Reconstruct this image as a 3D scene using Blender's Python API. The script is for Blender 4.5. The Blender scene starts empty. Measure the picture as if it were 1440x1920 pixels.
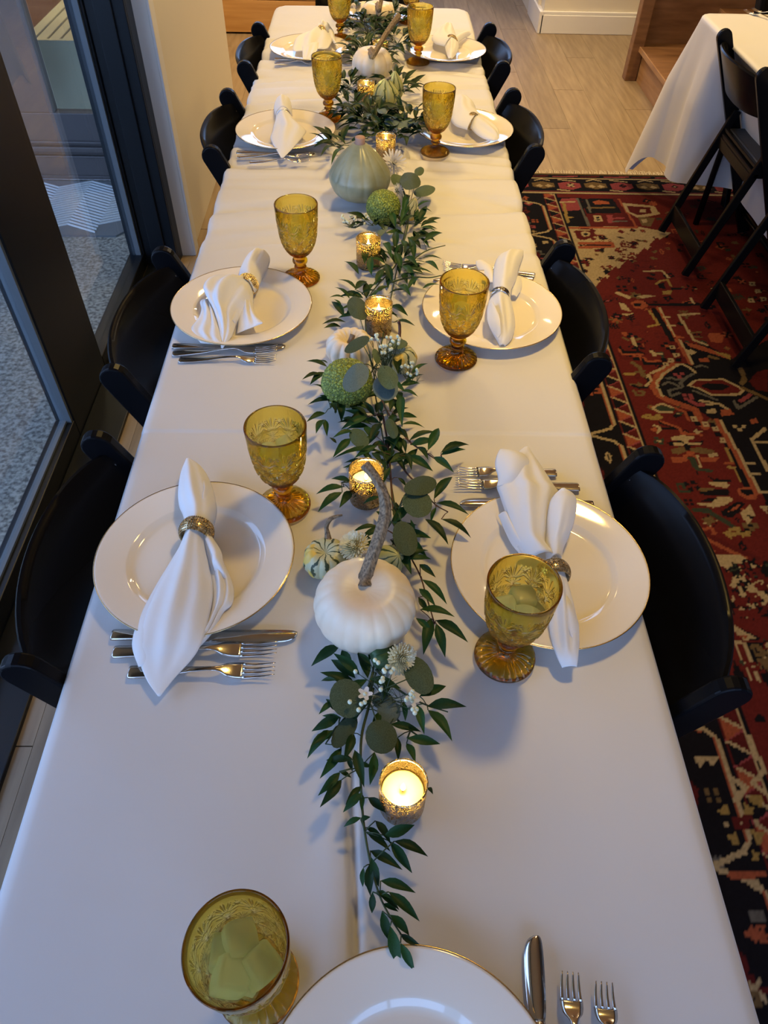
import bpy, bmesh, math, random
import numpy as np
from mathutils import Vector, Matrix, noise
random.seed(7)
C = bpy.context.scene.collection
S = bpy.context.scene
pi = math.pi

# ------------------------------------------------------------------ camera
FPX, PIT, YAW, ROL = 1359.36, 0.8478, 0.0296, 0.0285
CAM = Vector((0.004, 0.0, 1.61))
cp, sp, cyw, syw = math.cos(PIT), math.sin(PIT), math.cos(YAW), math.sin(YAW)
FW = Vector((syw*cp, cyw*cp, -sp)); R0 = Vector((cyw, -syw, 0)); U0 = R0.cross(FW)
cr, sr = math.cos(ROL), math.sin(ROL)
RT = cr*R0 + sr*U0; UP = -sr*R0 + cr*U0
cam = bpy.data.cameras.new('camera'); co = bpy.data.objects.new('camera', cam); C.objects.link(co)
m = Matrix((RT, UP, -FW)).transposed().to_4x4(); m.translation = CAM; co.matrix_world = m
cam.sensor_fit = 'HORIZONTAL'; cam.sensor_width = 36; cam.lens = FPX/1440*36; cam.clip_start = .02
S.camera = co
S.view_settings.view_transform = 'Standard'; S.view_settings.look = 'None'
S.view_settings.gamma = 1; S.view_settings.exposure = 0.30; S.view_settings.use_curve_mapping = False

# ------------------------------------------------------------------ sky and daylight
W = bpy.data.worlds.new('World'); S.world = W; W.use_nodes = True
nt = W.node_tree; bg = nt.nodes['Background']
tc = nt.nodes.new('ShaderNodeTexCoord'); sx = nt.nodes.new('ShaderNodeSeparateXYZ'); rp = nt.nodes.new('ShaderNodeValToRGB')
nt.links.new(tc.outputs['Generated'], sx.inputs[0]); nt.links.new(sx.outputs['Z'], rp.inputs[0]); nt.links.new(rp.outputs[0], bg.inputs[0])
rp.color_ramp.elements[0].color = (.415, .57, .95, 1); rp.color_ramp.elements[1].color = (.32, .49, .98, 1)
bg.inputs[1].default_value = 4.3

def area(name, loc, rot, sx_, sy_, power, col, portal=False, shape='RECTANGLE', spread=pi):
    l = bpy.data.lights.new(name, 'AREA'); l.shape = shape; l.size = sx_
    if shape == 'RECTANGLE': l.size_y = sy_
    l.energy = power; l.color = col; l.spread = spread
    if portal: l.cycles.is_portal = True
    o = bpy.data.objects.new(name, l); C.objects.link(o); o.location = loc; o.rotation_euler = rot
    return o
area('glass_wall_portal', (-.99, .4, 1.35), (0, -pi/2, 0), 2.6, 4.7, 1, (1, 1, 1), True)
area('far_window_portal', (-.7, 8.12, 1.62), (-pi/2, 0, 0), 3.7, 1.3, 1, (1, 1, 1), True)
area('rear_window_portal', (.6, -1.98, 1.5), (pi/2, 0, 0), 2.6, 2.0, 1, (1, 1, 1), True)

# ------------------------------------------------------------------ helpers
def at(px, py, z=.75):
    d = FW + RT*((px-720)/FPX) - UP*((py-960)/FPX)
    return CAM + d*((z-CAM.z)/d.z)

def mesh(name, verts, faces, smooth=False):
    me = bpy.data.meshes.new(name); me.from_pydata([tuple(v) for v in verts], [], faces)
    if smooth: me.polygons.foreach_set('use_smooth', [True]*len(me.polygons))
    me.update(); return me
def ob(name, me, mat=None, parent=None, loc=None, rz=None, kind=None, label=None):
    o = bpy.data.objects.new(name, me); C.objects.link(o)
    if mat and me is not None and not me.materials: me.materials.append(mat)
    if parent is not None: o.parent = parent
    if loc is not None: o.location = loc
    if rz is not None: o.rotation_euler = (0, 0, rz)
    if kind: o['kind'] = kind
    if label: o['label'] = label
    return o
def tag(o, label, cat, group=None):
    o['label'] = label; o['category'] = cat
    if group: o['group'] = group
    return o
def thing(name, label, cat, loc=(0, 0, 0), rz=0, group=None):
    o = bpy.data.objects.new(name, None); C.objects.link(o); o.empty_display_size = .02
    o.location = loc; o.rotation_euler = (0, 0, rz)
    return tag(o, label, cat, group)
def dup(root, loc, rz, label, group=None):
    r = root.copy(); C.objects.link(r); r.location = loc; r.rotation_euler = (0, 0, rz); r['label'] = label
    if group: r['group'] = group
    for ch in list(root.children):
        c = ch.copy(); C.objects.link(c); c.parent = r
        for g in ch.children:
            d = g.copy(); C.objects.link(d); d.parent = c
    return r
class MB:
    def __init__(s): s.v = []; s.f = []
    def add(s, v, f):
        n = len(s.v); s.v += [Vector(a) for a in v]; s.f += [tuple(i+n for i in q) for q in f]; return s
    def box(s, x0, x1, y0, y1, z0, z1, M=None):
        v = [Vector((x, y, z)) for z in (z0, z1) for y in (y0, y1) for x in (x0, x1)]
        if M: v = [M @ a for a in v]
        return s.add(v, [(0, 2, 3, 1), (4, 5, 7, 6), (0, 1, 5, 4), (2, 6, 7, 3), (0, 4, 6, 2), (1, 3, 7, 5)])
    def lathe(s, prof, n=48, M=None, cap0=True, cap1=True, rf=None):
        v = []
        for (r, z) in prof:
            for i in range(n):
                a = 2*pi*i/n; q = Vector((r*math.cos(a), r*math.sin(a), z))
                if rf: q = rf(q, a, r, z)
                v.append(M @ q if M else q)
        f = [(j*n+i, j*n+(i+1) % n, (j+1)*n+(i+1) % n, (j+1)*n+i) for j in range(len(prof)-1) for i in range(n)]
        if cap0: f.append(tuple(range(n-1, -1, -1)))
        if cap1: f.append(tuple(range((len(prof)-1)*n, len(prof)*n)))
        return s.add(v, f)
    def tube(s, pts, rad, n=8, caps=True, flat=1):
        pts = [Vector(p) for p in pts]; k = len(pts)
        if not hasattr(rad, '__len__'): rad = [rad]*k
        ref = None; v = []
        for i, p in enumerate(pts):
            t = (pts[min(i+1, k-1)]-pts[max(i-1, 0)])
            t = t.normalized() if t.length > 1e-9 else Vector((0, 0, 1))
            if ref is None: ref = Vector((0, 0, 1)) if abs(t.z) < .9 else Vector((1, 0, 0))
            a = t.cross(ref)
            if a.length < 1e-6: a = t.orthogonal()
            a.normalize(); b = a.cross(t).normalized(); ref = b
            for j in range(n):
                g = 2*pi*j/n; v.append(p + a*(rad[i]*math.cos(g)) + b*(rad[i]*flat*math.sin(g)))
        f = [(j*n+i, j*n+(i+1) % n, (j+1)*n+(i+1) % n, (j+1)*n+i) for j in range(k-1) for i in range(n)]
        if caps: f += [tuple(range(n-1, -1, -1)), tuple(range((k-1)*n, k*n))]
        return s.add(v, f)
    def sphere(s, c, r, nu=10, nv=6, sz=1):
        c = Vector(c); v = [c+Vector((0, 0, -r*sz))]
        for j in range(1, nv):
            t = pi*j/nv
            for i in range(nu):
                a = 2*pi*i/nu; v.append(c+Vector((r*math.sin(t)*math.cos(a), r*math.sin(t)*math.sin(a), -r*sz*math.cos(t))))
        v.append(c+Vector((0, 0, r*sz))); L = len(v)-1
        f = [(0, 1+(i+1) % nu, 1+i) for i in range(nu)]
        for j in range(nv-2):
            f += [(1+j*nu+i, 1+j*nu+(i+1) % nu, 1+(j+1)*nu+(i+1) % nu, 1+(j+1)*nu+i) for i in range(nu)]
        f += [(1+(nv-2)*nu+i, 1+(nv-2)*nu+(i+1) % nu, L) for i in range(nu)]
        return s.add(v, f)
    def prism(s, poly, y0, y1, ax='y'):
        n = len(poly)
        def P(a, b, h): return {'y': (a, h, b), 'z': (a, b, h), 'x': (h, a, b)}[ax]
        v = [P(a, b, y0) for a, b in poly]+[P(a, b, y1) for a, b in poly]
        return s.add(v, [tuple(range(n)), tuple(range(2*n-1, n-1, -1))]+[(i, i+n, (i+1) % n+n, (i+1) % n) for i in range(n)])
    def me(s, name, smooth=False): return mesh(name, s.v, s.f, smooth)
    def ob(s, name, mat, parent=None, smooth=False, bevel=0, bseg=2, **k):
        o = ob(name, s.me(name, smooth), mat, parent, **k)
        if bevel:
            b = o.modifiers.new('Bevel', 'BEVEL'); b.width = bevel; b.segments = bseg; b.limit_method = 'ANGLE'; b.angle_limit = .6
        return o
def autosmooth(o, ang=.6):
    me = o.data
    me.polygons.foreach_set('use_smooth', [True]*len(me.polygons))
    bm = bmesh.new(); bm.from_mesh(me)
    for e in bm.edges:
        if len(e.link_faces) == 2 and e.calc_face_angle(0) > ang: e.smooth = False
    bm.to_mesh(me); bm.free(); return o
def cr_(P, n):
    """Catmull-Rom through a list of equal-length tuples"""
    P = [np.array(p, float) for p in P]; Q = [2*P[0]-P[1]]+P+[2*P[-1]-P[-2]]; out = []
    for t in np.linspace(0, len(P)-1, n):
        i = min(int(t), len(P)-2); u = t-i; a, b, c, d = Q[i:i+4]
        out.append(.5*((2*b)+(-a+c)*u+(2*a-5*b+4*c-d)*u*u+(-a+3*b-3*c+d)*u**3))
    return out
def fbm(x, y, z=0): return noise.noise(Vector((x, y, z)))

# ------------------------------------------------------------------ materials
def mat(name, col, rough=.5, metal=0, **k):
    M = bpy.data.materials.new(name); M.use_nodes = True; b = M.node_tree.nodes['Principled BSDF']
    b.inputs['Base Color'].default_value = (*col, 1); b.inputs['Roughness'].default_value = rough; b.inputs['Metallic'].default_value = metal
    for a, v in k.items(): b.inputs[a.replace('_', ' ')].default_value = v
    M['b'] = 1
    return M
def nodes(M): return M.node_tree, M.node_tree.nodes['Principled BSDF']
def nd(t, typ, **k):
    n = t.nodes.new(typ)
    for a, v in k.items(): setattr(n, a, v)
    return n
def noise_col(M, c1, c2, scale=8, detail=4, stretch=None, lo=.35, hi=.65, bump=0, rough=None, coord='Object'):
    t, b = nodes(M); tc = nd(t, 'ShaderNodeTexCoord'); mp = nd(t, 'ShaderNodeMapping'); n = nd(t, 'ShaderNodeTexNoise'); r = nd(t, 'ShaderNodeValToRGB')
    t.links.new(tc.outputs[coord], mp.inputs[0]); t.links.new(mp.outputs[0], n.inputs['Vector'])
    if stretch: mp.inputs['Scale'].default_value = stretch
    n.inputs['Scale'].default_value = scale; n.inputs['Detail'].default_value = detail
    r.color_ramp.elements[0].position = lo; r.color_ramp.elements[1].position = hi
    r.color_ramp.elements[0].color = (*c1, 1); r.color_ramp.elements[1].color = (*c2, 1)
    t.links.new(n.outputs[0], r.inputs[0]); t.links.new(r.outputs[0], b.inputs['Base Color'])
    if bump:
        bp = nd(t, 'ShaderNodeBump'); bp.inputs['Strength'].default_value = bump; bp.inputs['Distance'].default_value = .002
        t.links.new(n.outputs[0], bp.inputs['Height']); t.links.new(bp.outputs[0], b.inputs['Normal'])
    return r
def tint_random(M, amt=.25):
    """multiply base colour by a per-object random value"""
    t, b = nodes(M); oi = nd(t, 'ShaderNodeObjectInfo'); mr = nd(t, 'ShaderNodeMapRange'); mx = nd(t, 'ShaderNodeVectorMath', operation='SCALE')
    mr.inputs['To Min'].default_value = 1-amt; mr.inputs['To Max'].default_value = 1+amt
    t.links.new(oi.outputs['Random'], mr.inputs[0])
    l = b.inputs['Base Color'].links
    if l: t.links.new(l[0].from_socket, mx.inputs[0])
    else: mx.inputs[0].default_value = b.inputs['Base Color'].default_value[:3]
    t.links.new(mr.outputs[0], mx.inputs['Scale']); t.links.new(mx.outputs[0], b.inputs['Base Color'])

def cloth_mat(name, col, weave=1200, bs=.1):
    M = mat(name, col, .72, Sheen_Weight=.25)
    t, b = nodes(M); tc = nd(t, 'ShaderNodeTexCoord'); n1 = nd(t, 'ShaderNodeTexNoise'); n2 = nd(t, 'ShaderNodeTexNoise')
    n1.inputs['Scale'].default_value = 14; n1.inputs['Detail'].default_value = 3; n2.inputs['Scale'].default_value = weave
    ad = nd(t, 'ShaderNodeMath', operation='MULTIPLY_ADD'); ad.inputs[1].default_value = .02
    t.links.new(tc.outputs['Object'], n1.inputs['Vector']); t.links.new(tc.outputs['Object'], n2.inputs['Vector'])
    t.links.new(n2.outputs[0], ad.inputs[0]); t.links.new(n1.outputs[0], ad.inputs[2])
    bp = nd(t, 'ShaderNodeBump'); bp.inputs['Strength'].default_value = bs; bp.inputs['Distance'].default_value = .01
    t.links.new(ad.outputs[0], bp.inputs['Height']); t.links.new(bp.outputs[0], b.inputs['Normal'])
    return M
M_cloth = cloth_mat('tablecloth_satin', (.66, .645, .625), 900, .12)
nodes(M_cloth)[1].inputs['Roughness'].default_value = .5
M_napkin = cloth_mat('napkin_cotton', (.93, .92, .90), 1500, .1)
def add_translucent(M, fac, col):
    t, b = nodes(M); o = t.nodes['Material Output']; tr = nd(t, 'ShaderNodeBsdfTranslucent'); mx = nd(t, 'ShaderNodeMixShader')
    tr.inputs[0].default_value = (*col, 1); mx.inputs[0].default_value = fac
    t.links.new(b.outputs[0], mx.inputs[1]); t.links.new(tr.outputs[0], mx.inputs[2]); t.links.new(mx.outputs[0], o.inputs[0])
add_translucent(M_napkin, .22, (.9, .88, .84))
M_black = mat('black_resin', (.005, .005, .006), .24, Specular_IOR_Level=.09)
M_blackseat = mat('black_vinyl', (.014, .014, .015), .38)
M_chrome = mat('screw_metal', (.25, .25, .26), .25, 1)
M_plate = mat('glazed_white_china', (.87, .81, .71), .07, Coat_Weight=.6, Coat_Roughness=.03)
M_gold = mat('gilt_line', (.62, .47, .25), .22, 1)
M_steel = mat('polished_steel', (.66, .62, .57), .13, 1)
M_ringmetal = mat('silver_band', (.62, .60, .57), .16, 1)
M_bead = mat('gold_glass_beads', (.55, .40, .20), .22, .85); noise_col(M_bead, (.30, .20, .09), (.80, .66, .40), 260, 2)
M_wax = mat('ivory_wax', (.88, .74, .38), .45, Subsurface_Weight=.0)
add_translucent(M_wax, .3, (1, .8, .4))
M_flame = bpy.data.materials.new('candle_flame'); M_flame.use_nodes = True
t_ = M_flame.node_tree; e_ = nd(t_, 'ShaderNodeEmission'); e_.inputs[0].default_value = (1, .62, .22, 1); e_.inputs[1].default_value = 22
t_.links.new(e_.outputs[0], t_.nodes['Material Output'].inputs[0])
M_lamp = bpy.data.materials.new('lamp_lens'); M_lamp.use_nodes = True
t_ = M_lamp.node_tree; e_ = nd(t_, 'ShaderNodeEmission'); e_.inputs[0].default_value = (1, .74, .44, 1); e_.inputs[1].default_value = 22
t_.links.new(e_.outputs[0], t_.nodes['Material Output'].inputs[0])
def thin_glass(name, tcol, gcol, fac, ior=1.5, rough=0.0):
    """half the light passes straight, half refracts"""
    M = bpy.data.materials.new(name); M.use_nodes = True; t = M.node_tree; t.nodes.remove(t.nodes['Principled BSDF'])
    tr = nd(t, 'ShaderNodeBsdfTransparent'); g = nd(t, 'ShaderNodeBsdfGlass'); mx = nd(t, 'ShaderNodeMixShader')
    tr.inputs[0].default_value = (*tcol, 1); g.inputs[0].default_value = (*gcol, 1); g.inputs['IOR'].default_value = ior; g.inputs['Roughness'].default_value = rough
    mx.inputs[0].default_value = fac
    t.links.new(tr.outputs[0], mx.inputs[1]); t.links.new(g.outputs[0], mx.inputs[2]); t.links.new(mx.outputs[0], t.nodes['Material Output'].inputs[0])
    return M
M_amber = thin_glass('amber_pressed_glass', (.985, .955, .78), (.985, .955, .75), .88, 1.48, .0)
va = nd(M_amber.node_tree, 'ShaderNodeVolumeAbsorption'); va.inputs[0].default_value = (.935, .825, .0, 1); va.inputs[1].default_value = 430
M_amber.node_tree.links.new(va.outputs[0], M_amber.node_tree.nodes['Material Output'].inputs['Volume'])
M_amberstem = M_amber.copy(); M_amberstem.name = 'amber_glass_stem'
for n_ in M_amberstem.node_tree.nodes:
    if n_.type == 'VOLUME_ABSORPTION': n_.inputs[1].default_value = 190; n_.inputs[0].default_value = (.93, .80, .05, 1)
M_water = thin_glass('iced_water', (.99, .985, .93), (.99, .98, .9), .35, 1.2)
M_ice = thin_glass('cloudy_ice', (.97, .97, .9), (.98, .98, .92), .8, 1.25, .15)
t_ = M_ice.node_tree; o_ = t_.nodes['Material Output']; s0 = o_.inputs[0].links[0].from_socket; d_ = nd(t_, 'ShaderNodeBsdfDiffuse'); d_.inputs[0].default_value = (.92, .94, .84, 1); l_ = nd(t_, 'ShaderNodeBsdfTranslucent'); l_.inputs[0].default_value = (.92, .94, .82, 1)
m1_ = nd(t_, 'ShaderNodeMixShader'); m2_ = nd(t_, 'ShaderNodeMixShader'); m2_.inputs[0].default_value = .55
t_.links.new(d_.outputs[0], m1_.inputs[1]); t_.links.new(l_.outputs[0], m1_.inputs[2]); t_.links.new(s0, m2_.inputs[1]); t_.links.new(m1_.outputs[0], m2_.inputs[2]); t_.links.new(m2_.outputs[0], o_.inputs[0])
def pane_mat(name, tint):
    M = bpy.data.materials.new(name); M.use_nodes = True; t = M.node_tree; t.nodes.remove(t.nodes['Principled BSDF'])
    tr = nd(t, 'ShaderNodeBsdfTransparent'); g = nd(t, 'ShaderNodeBsdfGlossy'); mx = nd(t, 'ShaderNodeMixShader'); fr = nd(t, 'ShaderNodeMapRange'); lw = nd(t, 'ShaderNodeLayerWeight'); pw = nd(t, 'ShaderNodeMath', operation='POWER'); pw.inputs[1].default_value = 4.0
    tr.inputs[0].default_value = (*tint, 1); g.inputs['Roughness'].default_value = 0.0; g.inputs[0].default_value = (.9, .95, 1, 1); lw.inputs[0].default_value = .5; t.links.new(lw.outputs['Facing'], pw.inputs[0]); t.links.new(pw.outputs[0], fr.inputs[0]); fr.inputs['To Min'].default_value = .045; fr.inputs['To Max'].default_value = .7
    t.links.new(fr.outputs[0], mx.inputs[0]); t.links.new(tr.outputs[0], mx.inputs[1]); t.links.new(g.outputs[0], mx.inputs[2])
    t.links.new(mx.outputs[0], t.nodes['Material Output'].inputs[0]); return M
M_pane = pane_mat('window_glass', (.86, .90, .92))
def mercury():
    M = bpy.data.materials.new('mercury_glass'); M.use_nodes = True; t = M.node_tree; b = t.nodes['Principled BSDF']
    b.inputs['Base Color'].default_value = (.34, .27, .17, 1); b.inputs['Metallic'].default_value = 1; b.inputs['Roughness'].default_value = .22
    tr = nd(t, 'ShaderNodeBsdfTransparent'); tr.inputs[0].default_value = (1, .85, .5, 1); tl = nd(t, 'ShaderNodeBsdfTranslucent'); tl.inputs[0].default_value = (1, .8, .42, 1)
    m1 = nd(t, 'ShaderNodeMixShader'); m1.inputs[0].default_value = .5
    n = nd(t, 'ShaderNodeTexNoise'); n.inputs['Scale'].default_value = 520; n.inputs['Detail'].default_value = 2; tc = nd(t, 'ShaderNodeTexCoord')
    r = nd(t, 'ShaderNodeValToRGB'); r.color_ramp.elements[0].position = .525; r.color_ramp.elements[1].position = .57
    mx = nd(t, 'ShaderNodeMixShader')
    t.links.new(tc.outputs['Object'], n.inputs['Vector']); t.links.new(n.outputs[0], r.inputs[0]); t.links.new(r.outputs[0], mx.inputs[0])
    t.links.new(tr.outputs[0], m1.inputs[1]); t.links.new(tl.outputs[0], m1.inputs[2])
    t.links.new(b.outputs[0], mx.inputs[1]); t.links.new(m1.outputs[0], mx.inputs[2]); t.links.new(mx.outputs[0], t.nodes['Material Output'].inputs[0]); return M
M_merc = mercury()
M_leaf = mat('ruscus_leaf', (.022, .075, .022), .48, Specular_IOR_Level=.2); noise_col(M_leaf, (.007, .030, .008), (.018, .066, .016), 60, 3); tint_random(M_leaf, .45)
M_leafy = mat('young_leaf', (.10, .20, .04), .38)
M_stem = mat('green_stem', (.03, .06, .02), .55)
M_redstem = mat('reddish_twig', (.09, .035, .02), .6)
M_euc = mat('eucalyptus_leaf', (.10, .15, .10), .6, Specular_IOR_Level=.2); noise_col(M_euc, (.045, .07, .035), (.085, .125, .07), 40, 3); tint_random(M_euc, .3)
M_eucb = mat('blue_eucalyptus_leaf', (.12, .19, .19), .6); noise_col(M_eucb, (.06, .105, .105), (.10, .16, .17), 40, 3)
M_wp = mat('white_pumpkin_skin', (.80, .74, .66), .38); noise_col(M_wp, (.76, .60, .43), (.82, .76, .60), 12, 4)
M_wstem = mat('dry_stem', (.20, .16, .11), .75); noise_col(M_wstem, (.085, .06, .034), (.30, .215, .125), 40, 5, (9, 9, 1.5), bump=.35)
M_grey = mat('grey_green_rind', (.30, .35, .27), .32); noise_col(M_grey, (.22, .235, .145), (.32, .335, .23), 22, 5)
M_osage = mat('osage_skin', (.20, .30, .04), .5)
t_, b_ = nodes(M_osage); tc_ = nd(t_, 'ShaderNodeTexCoord'); nz_ = nd(t_, 'ShaderNodeTexNoise'); nz_.inputs['Scale'].default_value = 90
mxv = nd(t_, 'ShaderNodeMix', data_type='VECTOR'); mxv.inputs[0].default_value = .012
vo = nd(t_, 'ShaderNodeTexVoronoi', feature='DISTANCE_TO_EDGE'); vo.inputs['Scale'].default_value = 170; rp_ = nd(t_, 'ShaderNodeValToRGB')
t_.links.new(tc_.outputs['Object'], nz_.inputs['Vector']); t_.links.new(tc_.outputs['Object'], mxv.inputs[4]); t_.links.new(nz_.outputs['Color'], mxv.inputs[5]); t_.links.new(mxv.outputs[1], vo.inputs['Vector'])
rp_.color_ramp.elements[0].color = (.06, .10, .01, 1); rp_.color_ramp.elements[1].color = (.30, .37, .06, 1); rp_.color_ramp.elements[1].position = .22
t_.links.new(vo.outputs['Distance'], rp_.inputs[0]); t_.links.new(rp_.outputs[0], b_.inputs['Base Color'])
bp_ = nd(t_, 'ShaderNodeBump'); bp_.inputs['Strength'].default_value = .9; bp_.inputs['Distance'].default_value = .003; t_.links.new(rp_.outputs[0], bp_.inputs['Height']); t_.links.new(bp_.outputs[0], b_.inputs['Normal'])
M_osdark = mat('osage_crevice', (.16, .28, .04), .6)
M_mum = mat('cream_petals', (.86, .82, .62), .6); add_translucent(M_mum, .25, (.9, .88, .6))
M_mumw = mat('white_petals', (.90, .87, .82), .6); add_translucent(M_mumw, .25, (.9, .88, .82))
M_bud = mat('waxflower_bud', (.72, .76, .55), .5)
M_fig = mat('green_fig_skin', (.045, .11, .035), .45); noise_col(M_fig, (.03, .085, .025), (.07, .14, .05), 30, 3, (6, 6, .5))
M_copper = mat('pinkish_stub', (.40, .24, .17), .7)
def gourd_mat(name, base, stripe, n, warp=.35, yellow=None):
    M = mat(name, base, .42); t, b = nodes(M); tc = nd(t, 'ShaderNodeTexCoord'); sp_ = nd(t, 'ShaderNodeSeparateXYZ')
    t.links.new(tc.outputs['Object'], sp_.inputs[0]); a = nd(t, 'ShaderNodeMath', operation='ARCTAN2')
    t.links.new(sp_.outputs['Y'], a.inputs[0]); t.links.new(sp_.outputs['X'], a.inputs[1])
    nz = nd(t, 'ShaderNodeTexNoise'); nz.inputs['Scale'].default_value = 70; nz.inputs['Detail'].default_value = 4; t.links.new(tc.outputs['Object'], nz.inputs['Vector'])
    ad = nd(t, 'ShaderNodeMath', operation='MULTIPLY_ADD'); ad.inputs[1].default_value = warp; t.links.new(nz.outputs[0], ad.inputs[0]); t.links.new(a.outputs[0], ad.inputs[2])
    mu = nd(t, 'ShaderNodeMath', operation='MULTIPLY'); mu.inputs[1].default_value = n; t.links.new(ad.outputs[0], mu.inputs[0])
    s_ = nd(t, 'ShaderNodeMath', operation='SINE'); t.links.new(mu.outputs[0], s_.inputs[0])
    r = nd(t, 'ShaderNodeValToRGB'); t.links.new(s_.outputs[0], r.inputs[0])
    e = r.color_ramp.elements; e[0].position = .0; e[0].color = (*base, 1); e[1].position = .86; e[1].color = (*stripe, 1)
    x = e.new(.68); x.color = (*base, 1)
    out = r.outputs[0]
    if yellow:
        n2 = nd(t, 'ShaderNodeTexNoise'); n2.inputs['Scale'].default_value = 34; t.links.new(tc.outputs['Object'], n2.inputs['Vector'])
        r2 = nd(t, 'ShaderNodeValToRGB'); r2.color_ramp.elements[0].position = .50; r2.color_ramp.elements[1].position = .55; t.links.new(n2.outputs[0], r2.inputs[0])
        mx = nd(t, 'ShaderNodeMix', data_type='RGBA'); t.links.new(r2.outputs[0], mx.inputs[0]); t.links.new(out, mx.inputs[6]); mx.inputs[7].default_value = (*yellow, 1); out = mx.outputs[2]
    t.links.new(out, b.inputs['Base Color']); return M
M_sg1 = gourd_mat('speckled_gourd_skin', (.50, .50, .30), (.035, .06, .03), 10, .75, (.70, .50, .10))
M_sg2 = gourd_mat('striped_gourd_skin', (.42, .44, .20), (.04, .08, .03), 8, .5)
M_planks = mat('oak_floor', (.38, .26, .14), .42); noise_col(M_planks, (.20, .14, .08), (.31, .23, .135), 5, 6, (7, .7, 1), .3, .7); tint_random(M_planks, .13)
M_orange = mat('honey_pine_panel', (.62, .33, .10), .5); noise_col(M_orange, (.52, .26, .07), (.70, .40, .14), 3, 5, (.6, 1, 9), .3, .7)
M_ceil = mat('pine_ceiling', (.60, .36, .17), .5); noise_col(M_ceil, (.50, .29, .13), (.68, .43, .22), 3, 5, (9, .6, 1), .3, .7)
M_stair = mat('walnut_stair', (.22, .11, .05), .45); noise_col(M_stair, (.15, .07, .03), (.27, .14, .065), 5, 5, (1, 5, 6), .3, .7)
M_stairl = mat('light_stair_wood', (.36, .20, .10), .45); noise_col(M_stairl, (.28, .15, .07), (.42, .25, .13), 6, 5, (5, .8, 8), .3, .7)
M_cream = mat('cream_wall_paint', (.74, .68, .54), .7); M_white = mat('white_trim_paint', (.78, .76, .70), .5)
M_frame = mat('black_window_frame', (.006, .008, .010), .35, Specular_IOR_Level=.3)
M_seal = mat('grey_gasket', (.10, .12, .13), .5)
M_conc = mat('exposed_aggregate', (.2, .22, .22), .85); noise_col(M_conc, (.09, .09, .075), (.34, .34, .285), 70, 6, None, .36, .64, .8)
M_matr = mat('doormat_pile', (.13, .14, .14), .95)
M_taupe = mat('taupe_door_paint', (.075, .066, .062), .5)
M_dark = mat('dark_wall', (.10, .065, .04), .7)
M_table = mat('table_plastic', (.55, .53, .48), .5)
M_rug = mat('rug_wool', (.3, .05, .03), .95, Specular_IOR_Level=.05)
M_fringe = mat('rug_fringe_cotton', (.50, .42, .30), .95)

# ------------------------------------------------------------------ room shell
def struct(name, x0, x1, y0, y1, z0, z1, M, bevel=0, parent=None):
    return MB().box(x0, x1, y0, y1, z0, z1).ob(name, M, parent, kind='structure', bevel=bevel)
fl = struct('floor', -.95, 4.6, -2, 8, -.06, -.012, M_dark)
plank_me = MB().box(-.0935, .0935, -.8985, .8985, -.012, 0).me('plank')
half_me = MB().box(-.0935, .0935, -.4485, .4485, -.012, 0).me('plank_short')
for i in range(30):
    x = -.856+i*.188
    if x > 4.55: break
    y = -2+[0, .6, 1.2, .3, .9][i % 5]-.9
    while y < 8:
        if y > -1.9: ob('plank', plank_me, M_planks, fl, (x, y+.9, 0))
        y += 1.8
fl2 = struct('floor', -2.6, -.95, 3.78, 8, -.06, -.012, M_dark)
for i in range(9):
    for j in range(3):
        ob('plank', plank_me, M_planks, fl2, (-2.5475+i*.188, 4.7+j*1.8+(i % 2)*.6, 0))
ce = struct('ceiling', -2.6, 4.6, -2, 8.1, 2.72, 2.80, M_dark)
cb = MB().box(-.128, .128, -5.05, 5.05, -.02, 0).me('ceiling_board')
for i in range(27): ob('board', cb, M_ceil, ce, (-2.46+i*.262, 3.05, 2.72))
struct('wall_right', 4.6, 4.7, -2, 8.1, 0, 2.8, M_dark)
struct('wall_far', -2.6, 1.2, 8, 8.1, 0, .95, M_cream); struct('wall_far', -2.6, 1.2, 8, 8.1, 2.3, 2.8, M_cream); struct('wall_far', 1.2, 4.6, 8, 8.1, 0, 2.8, M_cream)
w3 = MB().box(-2.6, 1.2, 8, 8.06, .95, 1.0).box(-2.6, 1.2, 8, 8.06, 2.25, 2.3)
for xx in (-2.6, -1.35, -.1, 1.15): w3.box(xx, xx+.05, 8, 8.06, 1.0, 2.25)
w3 = w3.ob('window_3', M_white, kind='structure'); MB().box(-2.55, 1.15, 8.03, 8.034, 1.0, 2.25).ob('pane', M_pane, w3)
# rear wall with a window opening (behind the camera)
struct('wall_back', -.95, -.7, -2.1, -2, 0, 2.8, M_cream); struct('wall_back', 1.9, 4.6, -2.1, -2, 0, 2.8, M_cream)
struct('wall_back', -.7, 1.9, -2.1, -2, 0, .45, M_cream); struct('wall_back', -.7, 1.9, -2.1, -2, 2.5, 2.8, M_cream)
wb = MB().box(-.7, -.64, -2.08, -2.0, .45, 2.5).box(1.84, 1.9, -2.08, -2.0, .45, 2.5).box(-.64, 1.84, -2.08, -2.0, .45, .51).box(-.64, 1.84, -2.08, -2.0, 2.44, 2.5).box(.57, .63, -2.08, -2.0, .51, 2.44)
wb = wb.ob('window_2', M_frame, kind='structure')
MB().box(-.64, 1.84, -2.045, -2.04, .51, 2.44).ob('pane', M_pane, wb)
# left partition wall beyond the glass
struct('wall_left', -.95, -.76, 2.90, 4.38, 0, 2.72, M_cream)
struct('trim_1', -.80, -.752, 2.872, 2.90, 0, 2.72, M_white); struct('trim_2', -.752, -.742, 2.872, 2.935, 0, 2.72, M_white, .002)
struct('wall_left', -2.7, -2.6, 3.7, 8.1, 0, 2.8, M_cream)
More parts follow.
